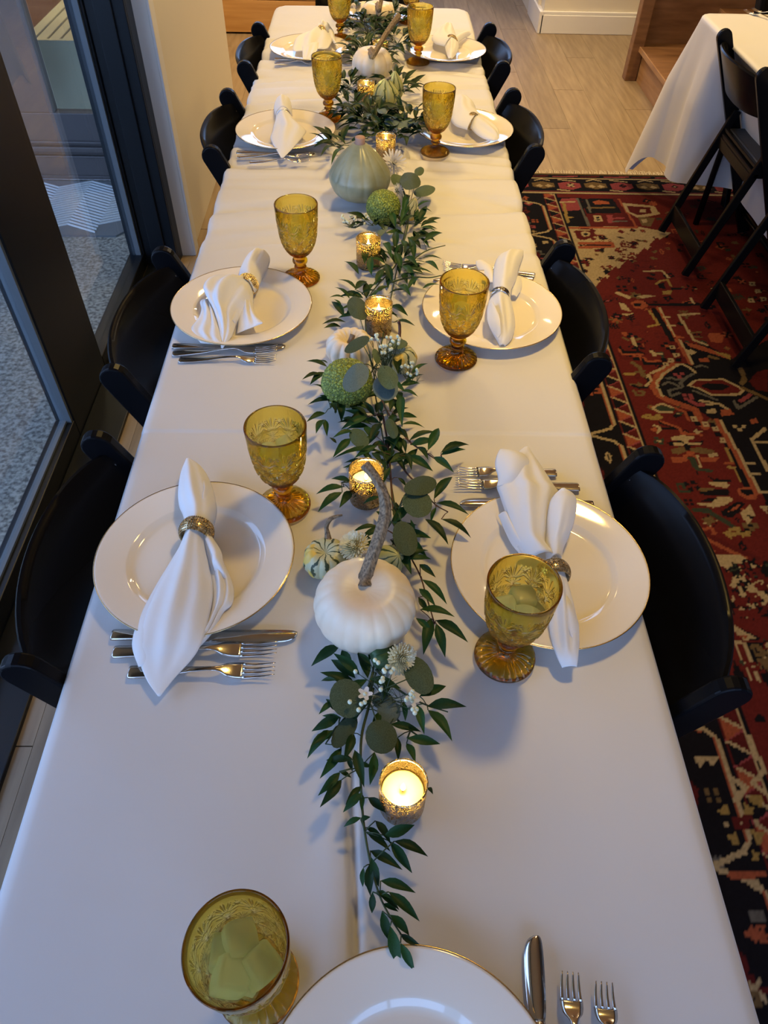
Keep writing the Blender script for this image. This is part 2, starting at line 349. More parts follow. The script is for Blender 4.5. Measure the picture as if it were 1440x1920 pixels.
# honey pine cabinet front and white partition at the far side
pw = struct('wall_pine', -2.6, .30, 5.90, 6.4, 0, .97, M_dark)
for k in range(5): MB().box(-2.58, .30, 5.868, 5.90, .012+k*.193, .2+k*.193).ob('board', M_orange, pw, bevel=.002)
struct('trim_6', -2.6, .32, 5.86, 6.42, .97, 1.0, M_white, .003)
struct('wall_partition', 1.21, 1.95, 6.03, 6.18, 0, 2.72, M_cream)
struct('wall_partition', 1.19, 1.35, 6.18, 8.0, 0, 2.72, M_cream)
struct('baseboard_far', 1.195, 1.95, 6.005, 6.03, 0, .115, M_white, .004)
struct('baseboard_cap', 1.195, 1.95, 6.012, 6.03, .115, .135, M_white, .004)
struct('baseboard_return', 1.18, 1.21, 6.005, 6.5, 0, .135, M_white, .004)

# glass wall on the left: two sliding leaves with wide black stiles
g1 = thing('sliding_door', 'near black-framed sliding glass door leaf beside the first two left chairs', 'door'); g1['kind'] = 'structure'; g1.name = 'door_1'
g2 = thing('sliding_door', 'far black-framed sliding glass door leaf showing the doormat outside', 'door'); g2['kind'] = 'structure'; g2.name = 'door_2'
MB().box(-.985, -.925, 1.73, 2.05, .0, 2.6).ob('stile', M_frame, g1, bevel=.003)
MB().box(-.985, -.925, -.25, -.07, .0, 2.6).ob('stile', M_frame, g1, bevel=.003)
MB().box(-.985, -.925, -.07, 1.73, .0, .075).ob('bottom_rail', M_frame, g1, bevel=.003)
MB().box(-.985, -.925, -.07, 1.73, 2.5, 2.6).ob('top_rail', M_frame, g1, bevel=.003)
MB().box(-.965, -.945, -.07, 1.735, .075, .083).box(-.965, -.93, 1.718, 1.73, .075, 2.5).ob('gasket', M_seal, g1)
MB().box(-.957, -.951, -.07, 1.73, .075, 2.5).ob('pane', M_pane, g1)
MB().box(-.99, -.93, 2.05, 2.08, 0, 2.6).ob('stile', M_frame, g2, bevel=.003)
MB().box(-.99, -.93, 2.775, 2.80, 0, 2.6).ob('stile', M_frame, g2, bevel=.003)
MB().box(-.99, -.93, 2.08, 2.775, 0, .06).ob('bottom_rail', M_frame, g2, bevel=.003)
MB().box(-.99, -.93, 2.08, 2.775, 2.5, 2.6).ob('top_rail', M_frame, g2, bevel=.003)
MB().box(-.96, -.94, 2.762, 2.775, .06, 2.5).ob('gasket', M_seal, g2)
MB().box(-.962, -.956, 2.08, 2.775, .06, 2.5).ob('pane', M_pane, g2)
g3 = thing('sliding_door', 'black-framed glass door leaf behind the viewer', 'door'); g3['kind'] = 'structure'; g3.name = 'door_3'
MB().box(-.985, -.925, -2.0, -1.9, 0, 2.6).box(-.985, -.925, -1.9, -.25, 0, .1).box(-.985, -.925, -1.9, -.25, 2.5, 2.6).ob('frame', M_frame, g3)
MB().box(-.957, -.951, -1.9, -.25, .1, 2.5).ob('pane', M_pane, g3)
jb = MB().box(-.99, -.80, 2.80, 2.90, 0, 2.72).box(-.93, -.80, 2.785, 2.80, 0, 2.72).box(-.90, -.84, 2.775, 2.785, 0, 2.72)
jb.ob('trim_3', M_frame, kind='structure', bevel=.003)
MB().box(-.99, -.87, -2, 2.8, 2.6, 2.72).ob('trim_4', M_frame, kind='structure')
MB().box(-.925, -.80, -2, 2.8, -.012, .012).ob('trim_5', M_frame, kind='structure', bevel=.003)

# outside: patio, door of the neighbouring wing, doormat
struct('patio_ground', -9, -.99, -6, 3.6, -.08, -.012, M_conc)
struct('patio_ground', -.99, 6, -6, -2.1, -.08, -.012, M_conc)
struct('wall_outside', -9, -1.85, 3.6, 3.78, -.1, 2.8, M_taupe)
od = thing('patio_door', 'taupe patio door with a glazed panel and moulded kick rail', 'door'); od['kind'] = 'structure'; od.name = 'door_4'
MB().box(-1.85, -1.462, 3.60, 3.66, .292, 2.4).ob('stile', M_taupe, od, bevel=.004)
MB().box(-1.85, -.96, 3.60, 3.66, .098, .292).ob('kick_rail', M_taupe, od, bevel=.004)
MB().box(-1.85, -.96, 3.575, 3.60, .125, .15).box(-1.85, -.96, 3.585, 3.60, .16, .172).box(-1.85, -.96, 3.58, 3.60, .098, .108).ob('moulding', M_taupe, od, bevel=.004)
MB().box(-1.85, -.96, 3.585, 3.66, .0, .098).box(-1.85, -.96, 3.572, 3.585, .0, .018).ob('threshold', M_taupe, od, bevel=.002)
MB().box(-1.03, -.96, 3.60, 3.66, .29, 2.4).ob('stile', M_taupe, od, bevel=.004)
MB().box(-1.462, -1.03, 3.628, 3.632, .292, 2.4).ob('pane', M_pane, od)
struct('wall_outside', -1.85, -.95, 3.6, 3.78, 2.4, 2.8, M_taupe)
M_bench = mat('bench_paint', (.80, .72, .46), .6)
sb = thing('slatted_bench', 'cream slatted bench behind the glass of the patio door', 'bench', (0, 0, 0))
MB().box(-1.62, -.97, 3.86, 3.89, 0.0, .485).ob('front_panel', M_bench, sb, bevel=.003)
for k in range(11): MB().box(-1.62+k*.06, -1.572+k*.06, 3.87, 4.75, .49, .51).ob('slat', M_bench, sb, bevel=.003)
MB().box(-1.63, -.96, 3.85, 3.875, .485, .515).ob('front_rail', M_bench, sb, bevel=.003)
MB().box(-1.62, -1.59, 3.89, 4.75, 0, .49).ob('side_panel', M_cream, sb)
# doormat with chevron ribs
dm = thing('doormat', 'grey chevron-ribbed doormat on the patio in front of the taupe door', 'mat', (0, 0, -.012))
poly = [(-1.64, 3.57), (-1.22, 3.57), (-1.06, 3.5), (-1.06, 3.13), (-1.125, 3.04), (-1.64, 3.04)]
MB().prism(poly, .0, .008, 'z').ob('mat_base', M_matr, dm)
ch = MB()
for i in range(22):
    for j, (xa, xb) in enumerate(((-1.635, -1.50), (-1.50, -1.36), (-1.36, -1.22), (-1.22, -1.075))):
        y0 = 3.06+i*.025; s_ = 1 if j % 2 else -1
        ya, yb = (y0, y0+.07) if s_ > 0 else (y0+.07, y0)
        if max(ya, yb) > 3.56: continue
        if xb > -1.1 and y0 < 3.12: continue
        ch.add([(xa, ya, .008), (xb, yb, .008), (xb, yb+.011, .008), (xa, ya+.011, .008), (xa, ya+.002, .013), (xb, yb+.002, .013), (xb, yb+.009, .013), (xa, ya+.009, .013)],
               [(0, 1, 5, 4), (1, 2, 6, 5), (2, 3, 7, 6), (3, 0, 4, 7), (4, 5, 6, 7)])
M_rib = mat('doormat_rib', (.52, .55, .53), .95); ch.ob('ribs', M_rib, dm, kind='stuff')

# stairs on the right
st = thing('staircase', 'walnut staircase with a square newel post beside the white wall', 'stairs')
MB().box(1.60, 1.672, 5.075, 5.15, 0, 2.7).ob('newel_post', M_stair, st, bevel=.004)
MB().box(1.672, 4.5, 5.15, 5.2, 0, 2.7).ob('side_panel', M_stair, st)
for k in range(4):
    x0 = 1.655+k*.45; x1 = 4.5
    MB().box(x0+.02, x0+.04, 3.95, 5.15, k*.19, .165+k*.19).ob('riser', M_stairl, st)
    MB().box(x0-.005, x0+.455 if k < 3 else x1, 3.94, 5.15, .165+k*.19, .19+k*.19).ob('tread', M_stair, st, bevel=.004)
    MB().box(x0-.012, x0-.004, 3.94, 5.15, .163+k*.19, .191+k*.19).ob('nosing', M_stairl, st, bevel=.002)
    MB().box(x0+.04, x0+.45, 3.95, 3.97, 0, .165+k*.19).ob('stringer', M_stairl, st)

# ------------------------------------------------------------------ lamps
def downlight(x, y, power, lab, col=(1, .70, .32), z=2.70, spread=2.6):
    t = thing('ceiling_downlight', lab, 'lamp', (x, y, z))
    MB().lathe([(.075, 0), (.095, -.002), (.097, -.008), (.070, -.010)], 32, cap0=False, cap1=False).ob('trim_ring', M_white, t, smooth=True)
    MB().lathe([(.071, -.003), (.02, -.003)], 24, cap0=False).ob('lens', M_lamp, t)
    area('downlight_bulb', (x, y, z-.02), (0, 0, 0), .30, .30, power, col, shape='DISK', spread=spread)
downlight(-.1, 3.1, 9.5, 'warm ceiling downlight above the far end of the long table', spread=2.0, col=(1, .67, .21))
downlight(.62, 1.5, 8, 'warm ceiling downlight above the middle of the table', spread=1.7, col=(1, .65, .16))
downlight(.45, 4.9, 22, 'warm ceiling downlight over the passage beyond the table', spread=2.2, col=(1, .72, .40))
downlight(1.9, 3.2, 12, 'warm ceiling downlight above the second table', spread=2.0, col=(1, .67, .21))
downlight(-1.6, 4.9, 26, 'warm ceiling downlight by the pine wall', col=(1, .72, .40))
downlight(1.5, 5.35, 17, 'warm ceiling downlight close to the white partition', col=(1, .78, .48))
downlight(1.8, 6.8, 16, 'warm ceiling downlight behind the white partition')
# ------------------------------------------------------------------ tables and tablecloths
def cloth_on(name, x0, x1, y0, y1, z, drop, wr, rc=.05, ye=None, xe=None, flare=.0, fold=.02, hemf=None, tucks=()):
    """a cloth laid over a rounded rectangle, hanging down with folds"""
    def axis(a, b, step, extra):
        base = list(np.arange(a-drop, b+drop+step/2, step))
        for (c, w, s) in extra or []: base += list(np.arange(c-w, c+w, s))
        return sorted(set(round(v, 4) for v in base))
    X = axis(x0, x1, .011, xe); Y = axis(y0, y1, .014, ye); rr = .014
    V = []
    for yv in Y:
        for xv in X:
            qx = min(max(xv, x0+rc), x1-rc); qy = min(max(yv, y0+rc), y1-rc)
            dx, dy = xv-qx, yv-qy; L = math.hypot(dx, dy); L = min(L, rc+drop*1.25)
            lim = rc
            if L <= lim or (L < 1e-9): V.append((xv, yv, z+wr(xv, yv))); continue
            _l = math.hypot(dx, dy); nx, ny = dx/_l, dy/_l; d = L-lim; ex, ey = qx+nx*lim, qy+ny*lim
            a = d/rr
            if a < pi/2: h, dn = rr*math.sin(a), rr*(1-math.cos(a))
            else:
                k = d-rr*pi/2; s = ex*1.0+ey*1.0
                corner = min(abs(nx), abs(ny))*1.6
                wv = .5+.5*math.sin(s*26+2*fbm(ex*3, ey*3, 3.3)); g = min(1, k/.25)
                h = rr+fold*g*wv+flare*corner*k; dn = rr+k*(1-.04*corner)
                if hemf: dn = min(dn, hemf)
                if abs(nx) > .8:
                    for (sgn, yc, hw, sl) in tucks:
                        if sgn*nx > 0: h -= (h*.9+sl*min(k, .45))*smooth(hw+.07, hw, abs(ey-yc))
            V.append((ex+nx*h, ey+ny*h, z+wr(ex, ey)-dn))
    nx_ = len(X)
    F = [(j*nx_+i, j*nx_+i+1, (j+1)*nx_+i+1, (j+1)*nx_+i) for j in range(len(Y)-1) for i in range(nx_-1)]
    return ob(name, mesh(name, V, F, True), M_cloth)
def smooth(a, b, t): t = min(max((t-a)/(b-a), 0), 1); return t*t*(3-2*t)
_r = random.Random(12); FOLDS = []
for _i in range(46):
    _s = _r.choice((-1, 1, 0)); FOLDS.append((1.5+1.75*_i/46+_r.uniform(-.03, .03), _r.uniform(-.28, .28), _r.uniform(.005, .0135), _r.uniform(.009, .024), -.5 if _s <= 0 else _r.uniform(-.1, .2), .5 if _s >= 0 else _r.uniform(-.2, .1)))
def tz(x, y): return .7508+max(wr1(x+a*.03, y+b*.03) for a in (-1, 0, 1) for b in (-1, 0, 1)) if y > 1.4 else .7508
def wr1(x, y):
    far = smooth(1.45, 1.75, y)*(1-smooth(3.0, 3.3, y)*.7)
    w = -.006*far*(.5+.5*fbm(x*2.0+.6*y, y*9.5))
    if far > 0:
        for (fy, sl, am, wd, xa, xb) in FOLDS:
            d = y-fy-sl*x-.02*fbm(x*5, fy*7)
            if abs(d) < 3.2*wd: w -= am*far*math.exp(-(d/wd)**2)*smooth(xa, xa+.12, x)*smooth(xb, xb-.12, x)
    w += -.0016*(.5+.5*fbm(x*7, y*3, 5))
    w += -.0026*smooth(.949, .943, y) - .0009*math.exp(-((y-.95)/.006)**2)*0
    edge = min(x+.38, .38-x)
    w += -.006*far*math.exp(-(edge/.10)**2)*(.5+.5*fbm(x*4, y*14, 2))
    if y < .62:
        g = smooth(.62, .2, y); cx = -.012+.01*fbm(y*4, 1)
        w += g*(-.0075*math.exp(-((x-cx)/.0045)**2) + .0028*math.exp(-((x-cx+.022)/.02)**2)-.003)
    return w
tb = thing('banquet_table', 'long folding banquet table hidden under the white cloth', 'table', (0, 0, 0))
for k, (a, b) in enumerate(((-.26, 1.62), (1.63, 3.51))):
    MB().box(-.37, .37, a, b, .69, .718).ob('table_top', M_table, tb, bevel=.01)
    for yy in ((a+.26, b-.06), (a+.09, b-.21))[k]:
        for xx in (-.3, .3): MB().tube([(xx, yy, 0), (xx, yy, .70)], .014).ob('leg', M_black, tb, smooth=True)
cl = cloth_on('tablecloth', -.384, .384, -.29, 3.53, .75, .27, wr1, .05,
              [(.946, .012, .003)], [(-.012, .04, .004)], .1, .012, None,
              [(-1, .68, .24, .56), (-1, 1.28, .24, .56), (-1, 2.24, .24, .56), (-1, 2.915, .24, .56), (1, .645, .24, .56), (1, 1.318, .24, .56), (1, 2.262, .24, .56), (1, 2.933, .24, .56)])
tag(cl, 'long white tablecloth creased across, under the whole garland and all the plates', 'tablecloth')
tb2 = thing('banquet_table', 'second banquet table at the right hidden under a floor-long cloth', 'table', (0, 0, 0))
MB().box(1.40, 2.14, 1.66, 3.50, .69, .718).ob('table_top', M_table, tb2, bevel=.01)
MB().box(1.40, 2.14, -.18, 1.65, .69, .718).ob('table_top', M_table, tb2, bevel=.01)
for yy in (.1, 1.4, 1.9, 3.2):
    for xx in (1.5, 2.05): MB().tube([(xx, yy, 0), (xx, yy, .70)], .014).ob('leg', M_black, tb2, smooth=True)
cl2 = cloth_on('tablecloth', 1.375, 2.165, -.2, 3.525, .75, .58, lambda x, y: -.001*(.5+.5*fbm(x*6, y*6)), .03, None, None, .17, .03, .742,
               [(-1, 2.6, .58, .50), (-1, .8, .9, .5)])
tag(cl2, 'white floor-long tablecloth on the second table at the right', 'tablecloth')

# ------------------------------------------------------------------ folding chairs
def make_chair(lab, group):
    t = thing('folding_chair', lab, 'chair', group=group)
    dx, dz = .385, -.79; L = math.hypot(dx, dz); ux, uz = dx/L, dz/L; nx, nz = -uz, ux
    def board(L0, L1, w, roundtop=True):
        p = []
        for a in np.linspace(pi, 2*pi, 11) if roundtop else []:
            p.append((ux*(L0+w/2)+nx*w/2*math.cos(a)+ux*w/2*math.sin(a), .79+uz*(L0+w/2)+nz*w/2*math.cos(a)+uz*w/2*math.sin(a)))
        if not roundtop: p += [(-nx*w/2+ux*L0, .79-nz*w/2+uz*L0), (nx*w/2+ux*L0, .79+nz*w/2+uz*L0)]
        e = L1
        p += [(nx*w/2+ux*e, max(.79+nz*w/2+uz*e, 0)), (-nx*w/2+ux*e, max(.79-nz*w/2+uz*e, 0))]
        return p
    for s in (-1, 1):
        MB().prism(board(0, L, .054), s*.21-.011, s*.21+.011).ob('side_rail', M_black, t, bevel=.004, bseg=3)
        # rear leg
        a = Vector((.15, 0, .52)); b = Vector((.0, 0, .012)); d = (b-a).normalized(); n = Vector((-d.z, 0, d.x))
        pl = [(a-n*.016), (a+n*.016), (b+n*.016), (b-n*.016)]
        MB().prism([(q.x, max(q.z, 0)) for q in pl], s*.186-.009, s*.186+.009).ob('rear_leg', M_black, t, bevel=.003)
        for (q, zz) in ((.030, .73), (.150, .50)):
            MB().lathe([(.0065, 0), (.0055, .003), (.002, .005)], 12, Matrix.Translation((q, s*.199, zz)) @ Matrix.Rotation(s*pi/2, 4, 'X')).ob('screw', M_chrome, t, smooth=True)
    # curved backrest
    V = []; n = 21; F = []
    for k in range(n):
        f = k/(n-1); y = -.2+.4*f; bow = -.058*(1-(2*f-1)**2)**.75
        for (zz, o) in ((.765, 0), (.760, -.006), (.62, -.006), (.612, 0), (.612, .006), (.62, .010), (.757, .010), (.765, .006)):
            lean = (.79-zz)/.79*.385
            z2 = zz-(.014 if zz < .7 else 0)*abs(2*f-1)*0-(.012*abs(2*f-1)**3 if zz > .7 else -.012*abs(2*f-1)**3)
            V.append((lean+.004+bow+o, y, z2))
    for k in range(n-1):
        for j in range(8): F.append((k*8+j, k*8+(j+1) % 8, (k+1)*8+(j+1) % 8, (k+1)*8+j))
    F += [tuple(range(7, -1, -1)), tuple(range((n-1)*8, n*8))]
    o = ob('backrest', mesh('backrest', V, F), M_black, t); autosmooth(o, .8)
    # seat
    MB().box(.115, .450, -.195, .195, .415, .438).ob('seat_frame', M_black, t, bevel=.006)
    MB().box(.135, .435, -.175, .175, .438, .460).ob('seat', M_blackseat, t, bevel=.012, bseg=3)
    for (z0, z1, x) in ((.445, .458, .128), (.385, .425, .120), (.07, .135, .027)):
        MB().box(x-.008, x+.008, -.18, .18, z0, z1).ob('crossbar', M_black, t, bevel=.003)
    MB().tube([(.34, -.2, .10), (.34, .2, .10)], .010).ob('stretcher', M_black, t, smooth=True)
    return t
ch0 = make_chair('', '')
pos = [(-.458, .68, 0, 0, 'black folding chair at the left side, nearest to the viewer', 1),
       (-.472, 1.28, 0, 0, 'black folding chair at the left side, second from the viewer, before the wide door stile', 1),
       (-.448, 2.24, 0, 0, 'black folding chair at the left side, third from the viewer, beside the cream wall', 1),
       (-.432, 2.915, 0, 0, 'black folding chair at the left side, farthest from the viewer', 1),
       (.474, .645, pi, .008, 'black folding chair on the rug at the right side, nearest to the viewer', 2),
       (.447, 1.318, pi, .008, 'black folding chair on the rug at the right side, second from the viewer', 2),
       (.459, 2.262, pi, .008, 'black folding chair at the right side, third from the viewer', 2),
       (.452, 2.933, pi, .008, 'black folding chair at the right side, farthest from the viewer', 2),
       (1.31, 2.915, 0, .008, 'black folding chair at the second table, the farther one', 3),
       (1.315, 2.30, 0, .008, 'black folding chair at the second table, the nearer one', 3),
       (-.02, 3.72, -pi/2, 0, 'black folding chair at the far head of the long table', 4),
       (1.90, 3.76, -pi/2, 0, 'black folding chair at the far head of the second table', 4)]
grp = {1: 'black chairs along the left side of the long table', 2: 'black chairs along the right side of the long table', 3: 'black chairs at the second table', 4: 'black chairs at the table heads'}
for i, (x, y, rz, z, lab, g) in enumerate(pos):
    rz2 = rz+[.02, -.02, .03, 0, .0, -.02, .02, 0, 0, 0, 0, 0][i]
    if i == 0: ch0.location = (x, y, z); ch0.rotation_euler = (0, 0, rz2); ch0['label'] = lab; ch0['group'] = grp[g]
    else: dup(ch0, (x, y, z), rz2, lab, grp[g])

# ------------------------------------------------------------------ plates
R = .144
pp = [(0, .0), (.055, .0), (.056, .0), (.089, .001), (.095, .0035), (.101, .0085), (.120, .0125), (.141, .0172), (R, .0180), (.1435, .0195), (.140, .0192), (.120, .0150), (.102, .0112), (.0995, .0104), (.0945, .0055), (.0905, .0038), (.086, .0033), (.02, .0032), (0, .0032)]
plate_me = MB().lathe([(max(r, .0005), z) for r, z in pp], 96, cap0=True, cap1=True).me('glaze', True)
line_me = MB().lathe([(.1430, .0197), (.1437, .0200), (.1444, .0190), (.1440, .0180)], 96, cap0=False, cap1=False).me('gilt_line', True)
plates = [(-.2505, .6583, 'white plate with gilt rim at the near left, under the tulip-folded napkin'),
          (.2666, .6414, 'white plate with gilt rim at the near right, partly behind the ice goblet'),
          (-.2619, 1.3094, 'white plate at the left under the ruffled frayed napkin'),
          (.2536, 1.3057, 'white plate at the right under the napkin with a silver band'),
          (-.2463, 2.222, 'white plate at the left under the pointed napkin with a silver band'),
          (.2740, 2.255, 'white plate at the right, third from the viewer'),
          (-.2180, 2.955, 'white plate at the left, farthest on that side, under the crumpled sheer napkin'),
          (.2667, 2.965, 'white plate at the right, farthest on that side'),
          (.045, .013, 'empty white plate with gilt rim at the bottom edge of the picture'),
          (.02, 3.38, 'white plate at the far head of the table behind the small white pumpkin'),
          (1.93, 2.35, 'white plate on the second table')]
first = None
for x, y, lab in plates[:10]:
    z = tz(x, y)+.001
    if first is None:
        first = thing('dinner_plate', lab, 'plate', (x, y, z), 0, 'white gilt-rimmed dinner plates')
        ob('glaze', plate_me, M_plate, first); ob('gilt_line', line_me, M_gold, first)
    else: dup(first, (x, y, z), random.random(), lab)
sp_ = thing('dinner_plate', 'pale plate seen in part on the second table', 'plate', (1.79, 3.03, .7515))
ob('glaze', plate_me, M_plate, sp_); ob('gilt_line', line_me, M_gold, sp_)

# ------------------------------------------------------------------ pressed-glass goblets
prof = [(.0405, 0), (.0413, .0015), (.0408, .004), (.034, .0075), (.022, .011), (.0135, .0145), (.0095, .020), (.0092, .025), (.0125, .0275), (.0130, .030), (.0095, .033), (.0100, .0355), (.0150, .0385), (.0163, .0430), (.0150, .0475), (.0105, .0515)]
bowl = [(.0125, .054), (.0185, .0575), (.0240, .0625), (.0290, .0690), (.0335, .0775), (.0370, .088), (.0398, .101), (.0416, .116), (.0430, .132), (.0438, .148), (.0444, .160), (.0446, .1665)]
bz = np.array([b[1] for b in bowl]); br = np.array([b[0] for b in bowl])
def groove(a, z):
    """relief depth of the fan-and-star cut pattern"""
    N = 10; s = a/(2*pi)*N; g = 0.0
    rl = float(np.interp(z, bz, br)); U = 2*pi*rl/N
    def ln(d, w): return math.exp(-(d/w)**2)
    if z > .118:                       # fans
        u = (s-round(s))*U; v = z-.120
        rr_ = math.hypot(u, v)
        if .004 < rr_ < .030 and v > 0:
            th = math.atan2(u, v)
            k = round(th/.30)
            if abs(k) <= 3 and rr_ < .030-abs(k)*.002: g = max(g, ln((th-k*.30)*rr_, .00085)*(1-smooth(.022, .031, rr_)))
        u2 = (s+.5-round(s+.5))*U; v2 = z-.139; r2 = math.hypot(u2, v2)
        if r2 < .0065:
            th = math.atan2(u2, v2); k = round(th/(pi/4)); g = max(g, ln((th-k*pi/4)*r2, .0006)*.9)
    if .064 < z < .121:                # star lattice
        rows = [(.112, 0), (.099, .5), (.086, 0), (.074, .5)]
        H = .013
        for zc, off in rows:
            u = (s+off-round(s+off))*U; v = z-zc; r_ = math.hypot(u, v)
            if r_ < .019:
                sl = math.atan2(U*.5, H)
                for ang in (0, pi/2, sl, -sl, sl*.5, -sl*.5):
                    dd = abs(u*math.cos(ang)-v*math.sin(ang))
                    g = max(g, ln(dd, .00075)*(1-smooth(.007, .015, r_) if ang not in (sl, -sl) else 1-smooth(.013, .019, r_)))
    return g
def goblet_meshes():
    n = 280; zs = list(np.linspace(.054, .1665, 116)); V = []; F = []
    rs = np.interp(zs, bz, br)
    k3 = np.array([.25, .5, .25])
    for _ in range(6): rs[1:-1] = rs[:-2]*.25+rs[1:-1]*.5+rs[2:]*.25
    for z, r in zip(zs, rs):
        for i in range(n):
            a = 2*pi*i/n; rr_ = r-.0027*groove(a, z)
            V.append((rr_*math.cos(a), rr_*math.sin(a), z))
    Z = list(zs); rings = len(zs)
    inner = [(.0440, .1680), (.0425, .1680), (.0418, .166), (.0412, .155), (.0405, .140), (.0392, .120), (.0370, .100), (.0340, .086), (.030, .0760), (.024, .069), (.016, .064), (.007, .0615)]
    for r, z in inner:
        for i in range(n): a = 2*pi*i/n; V.append((r*math.cos(a), r*math.sin(a), z))
    tot = rings+len(inner)
    F = [(j*n+i, j*n+(i+1) % n, (j+1)*n+(i+1) % n, (j+1)*n+i) for j in range(tot-1) for i in range(n)]
    F.append(tuple(range((tot-1)*n, tot*n)))
    # lower stem + foot joined to the bowl bottom
    F.append(tuple(range(n-1, -1, -1)))
    b = mesh('bowl', V, F, True)
    def foot(q, a, r, z):
        if .012 < r < .039 and .003 < z < .016: q.z += .0022*math.cos(a*24)*min(1, (r-.012)/.01)*min(1, (.039-r)/.004)
        return q
    P = [(r, z) for r, z in prof]
    PP = cr_(P[3:], 46); pr2 = P[:3]+[(float(a[0]), float(a[1])) for a in PP]
    s = MB().lathe([(.030, .0015)]+[(max(r, .002), z) for r, z in pr2]+[(.0115, .0538)], 192, rf=foot).me('stem_and_foot', True)
    return b, s
gb, gs = goblet_meshes()
def water_me(zt):
    inner = [(.0065, .0622), (.0155, .0647), (.0235, .0697), (.0295, .0767), (.0335, .0865), (.0365, .1003), (.0387, .120), (.0400, .140), (.0407, .155)]
    z = [i[1] for i in inner]; r = [i[0] for i in inner]
    p = [i for i in inner if i[1] < zt]+[(float(np.interp(zt, z, r)), zt)]
    return MB().lathe(p, 64).me('water', True)
w_hi, w_lo = water_me(.128), water_me(.112)
def ice_me(seed):
    bm = bmesh.new(); bmesh.ops.create_cube(bm, size=.021); bmesh.ops.subdivide_edges(bm, edges=bm.edges, cuts=5, use_grid_fill=True)
    for v in bm.verts:
        q = v.co.copy(); l = max(abs(q.x), abs(q.y), abs(q.z)); s = q.normalized()*.0135
        v.co = q.lerp(s, .35)+.0015*Vector((fbm(q.x*90, q.y*90, seed), fbm(q.y*90, q.z*90, seed+5), fbm(q.z*90, q.x*90, seed+9)))
    me = bpy.data.meshes.new('ice_cube'); bm.to_mesh(me); bm.free(); me.polygons.foreach_set('use_smooth', [True]*len(me.polygons)); return me
ices = [ice_me(k*3.7) for k in range(3)]
gobs = [(-.131, .772, w_hi, 'amber cut-glass goblet behind the near left plate'),
        (.187, .500, w_lo, 'amber goblet with ice in front of the near right plate'),
        (-.150, 1.443, w_hi, 'amber goblet behind the plate with the ruffled napkin'),
        (.170, 1.158, w_hi, 'amber goblet in front of the plate whose napkin has a silver band'),
        (-.128, 2.355, w_hi, 'amber goblet at the left beside the plate with the pointed napkin'),
        (.182, 2.122, w_hi, 'amber goblet at the right before the third plate'),
        (-.117, 3.105, w_hi, 'amber goblet at the left, cut by the top edge of the picture'),
        (.163, 2.868, w_hi, 'amber goblet at the right before the farthest plate'),
        (.150, 3.325, w_hi, 'farthest amber goblet, mostly behind another, at the table head'),
        (-.105, .128, w_lo, 'amber goblet full of ice at the bottom left corner, cut by the frame')]
g0 = None
for i, (x, y, w, lab) in enumerate(gobs):
    if g0 is None:
        g0 = thing('goblet', lab, 'glass', (x, y, tz(x, y)), 0, 'amber pressed-glass goblets')
        ob('bowl', gb, M_amber, g0); ob('stem', gs, M_amberstem, g0); r = g0
    else:
        r = thing('goblet', lab, 'glass', (x, y, tz(x, y)), i*.37, 'amber pressed-glass goblets')
        ob('bowl', gb, M_amber, r); ob('stem', gs, M_amberstem, r)
    ob('water', w, M_water, r)
    zt = .128 if w is w_hi else .112
    sc_ = 1.35 if i in (1, 9) else 1
    if i in (1, 9): spots = [(.012, .010, .112, 0), (-.013, .006, .110, 1), (.003, -.016, .113, 2), (.0, .004, .092, 0), (.016, -.010, .100, 1)]
    else: spots = [(.010, .009, zt-.007, 0), (-.012, -.004, zt-.008, 1), (.002, -.0, zt-.032, 2)]
    for (a, b, c, k) in spots:
        o = ob('ice_cube', ices[k], M_ice, r, (a, b, c)); o.rotation_euler = (random.uniform(-.6, .6), random.uniform(-.6, .6), random.random()*3); o.scale = (sc_, sc_, sc_)

# ------------------------------------------------------------------ cutlery
def fork_me(L=.20):
    s = L/.20; V = []; F = []
    # outline rows: x, half width, z
    rows = [(0, .0075, .0020), (.004, .0098, .0022), (.03, .0088, .0028), (.06, .0062, .0045), (.09, .0040, .0085), (.115, .0034, .0100), (.126, .0055, .0085), (.134, .0098, .0062), (.144, .0118, .0040), (.156, .0122, .0030)]
    rr_ = cr_(rows, 34); m_ = MB()
    th = .0018
    for (x, w, z) in rr_:
        for (a, b) in ((-1, 0), (-.6, .0009), (0, .0002 if x > .12 else .0012), (.6, .0009), (1, 0), (.6, -th), (-.6, -th)):
            V.append((x*s, a*w, z+b))
    n = 7
    F = [(j*n+i, j*n+(i+1) % n, (j+1)*n+(i+1) % n, (j+1)*n+i) for j in range(len(rr_)-1) for i in range(n)]
    F += [tuple(range(n-1, -1, -1)), tuple(range((len(rr_)-1)*n, len(rr_)*n))]
    m_.add(V, F); body = m_.me('handle', True)
    t = MB()
    for k in range(4):
        y = -.0096+k*.0064
        pts = [(.155*s, y, .0028), (.168*s, y*.97, .0026), (.184*s, y*.93, .0042), (.20*s, y*.88, .0080)]
        pts = [tuple(p) for p in cr_(pts, 8)]
        t.tube(pts, [.0022, .0020, .0018, .0016, .0015, .0013, .0011, .0005], 6, flat=.6)
    return body, t.me('tines', True)
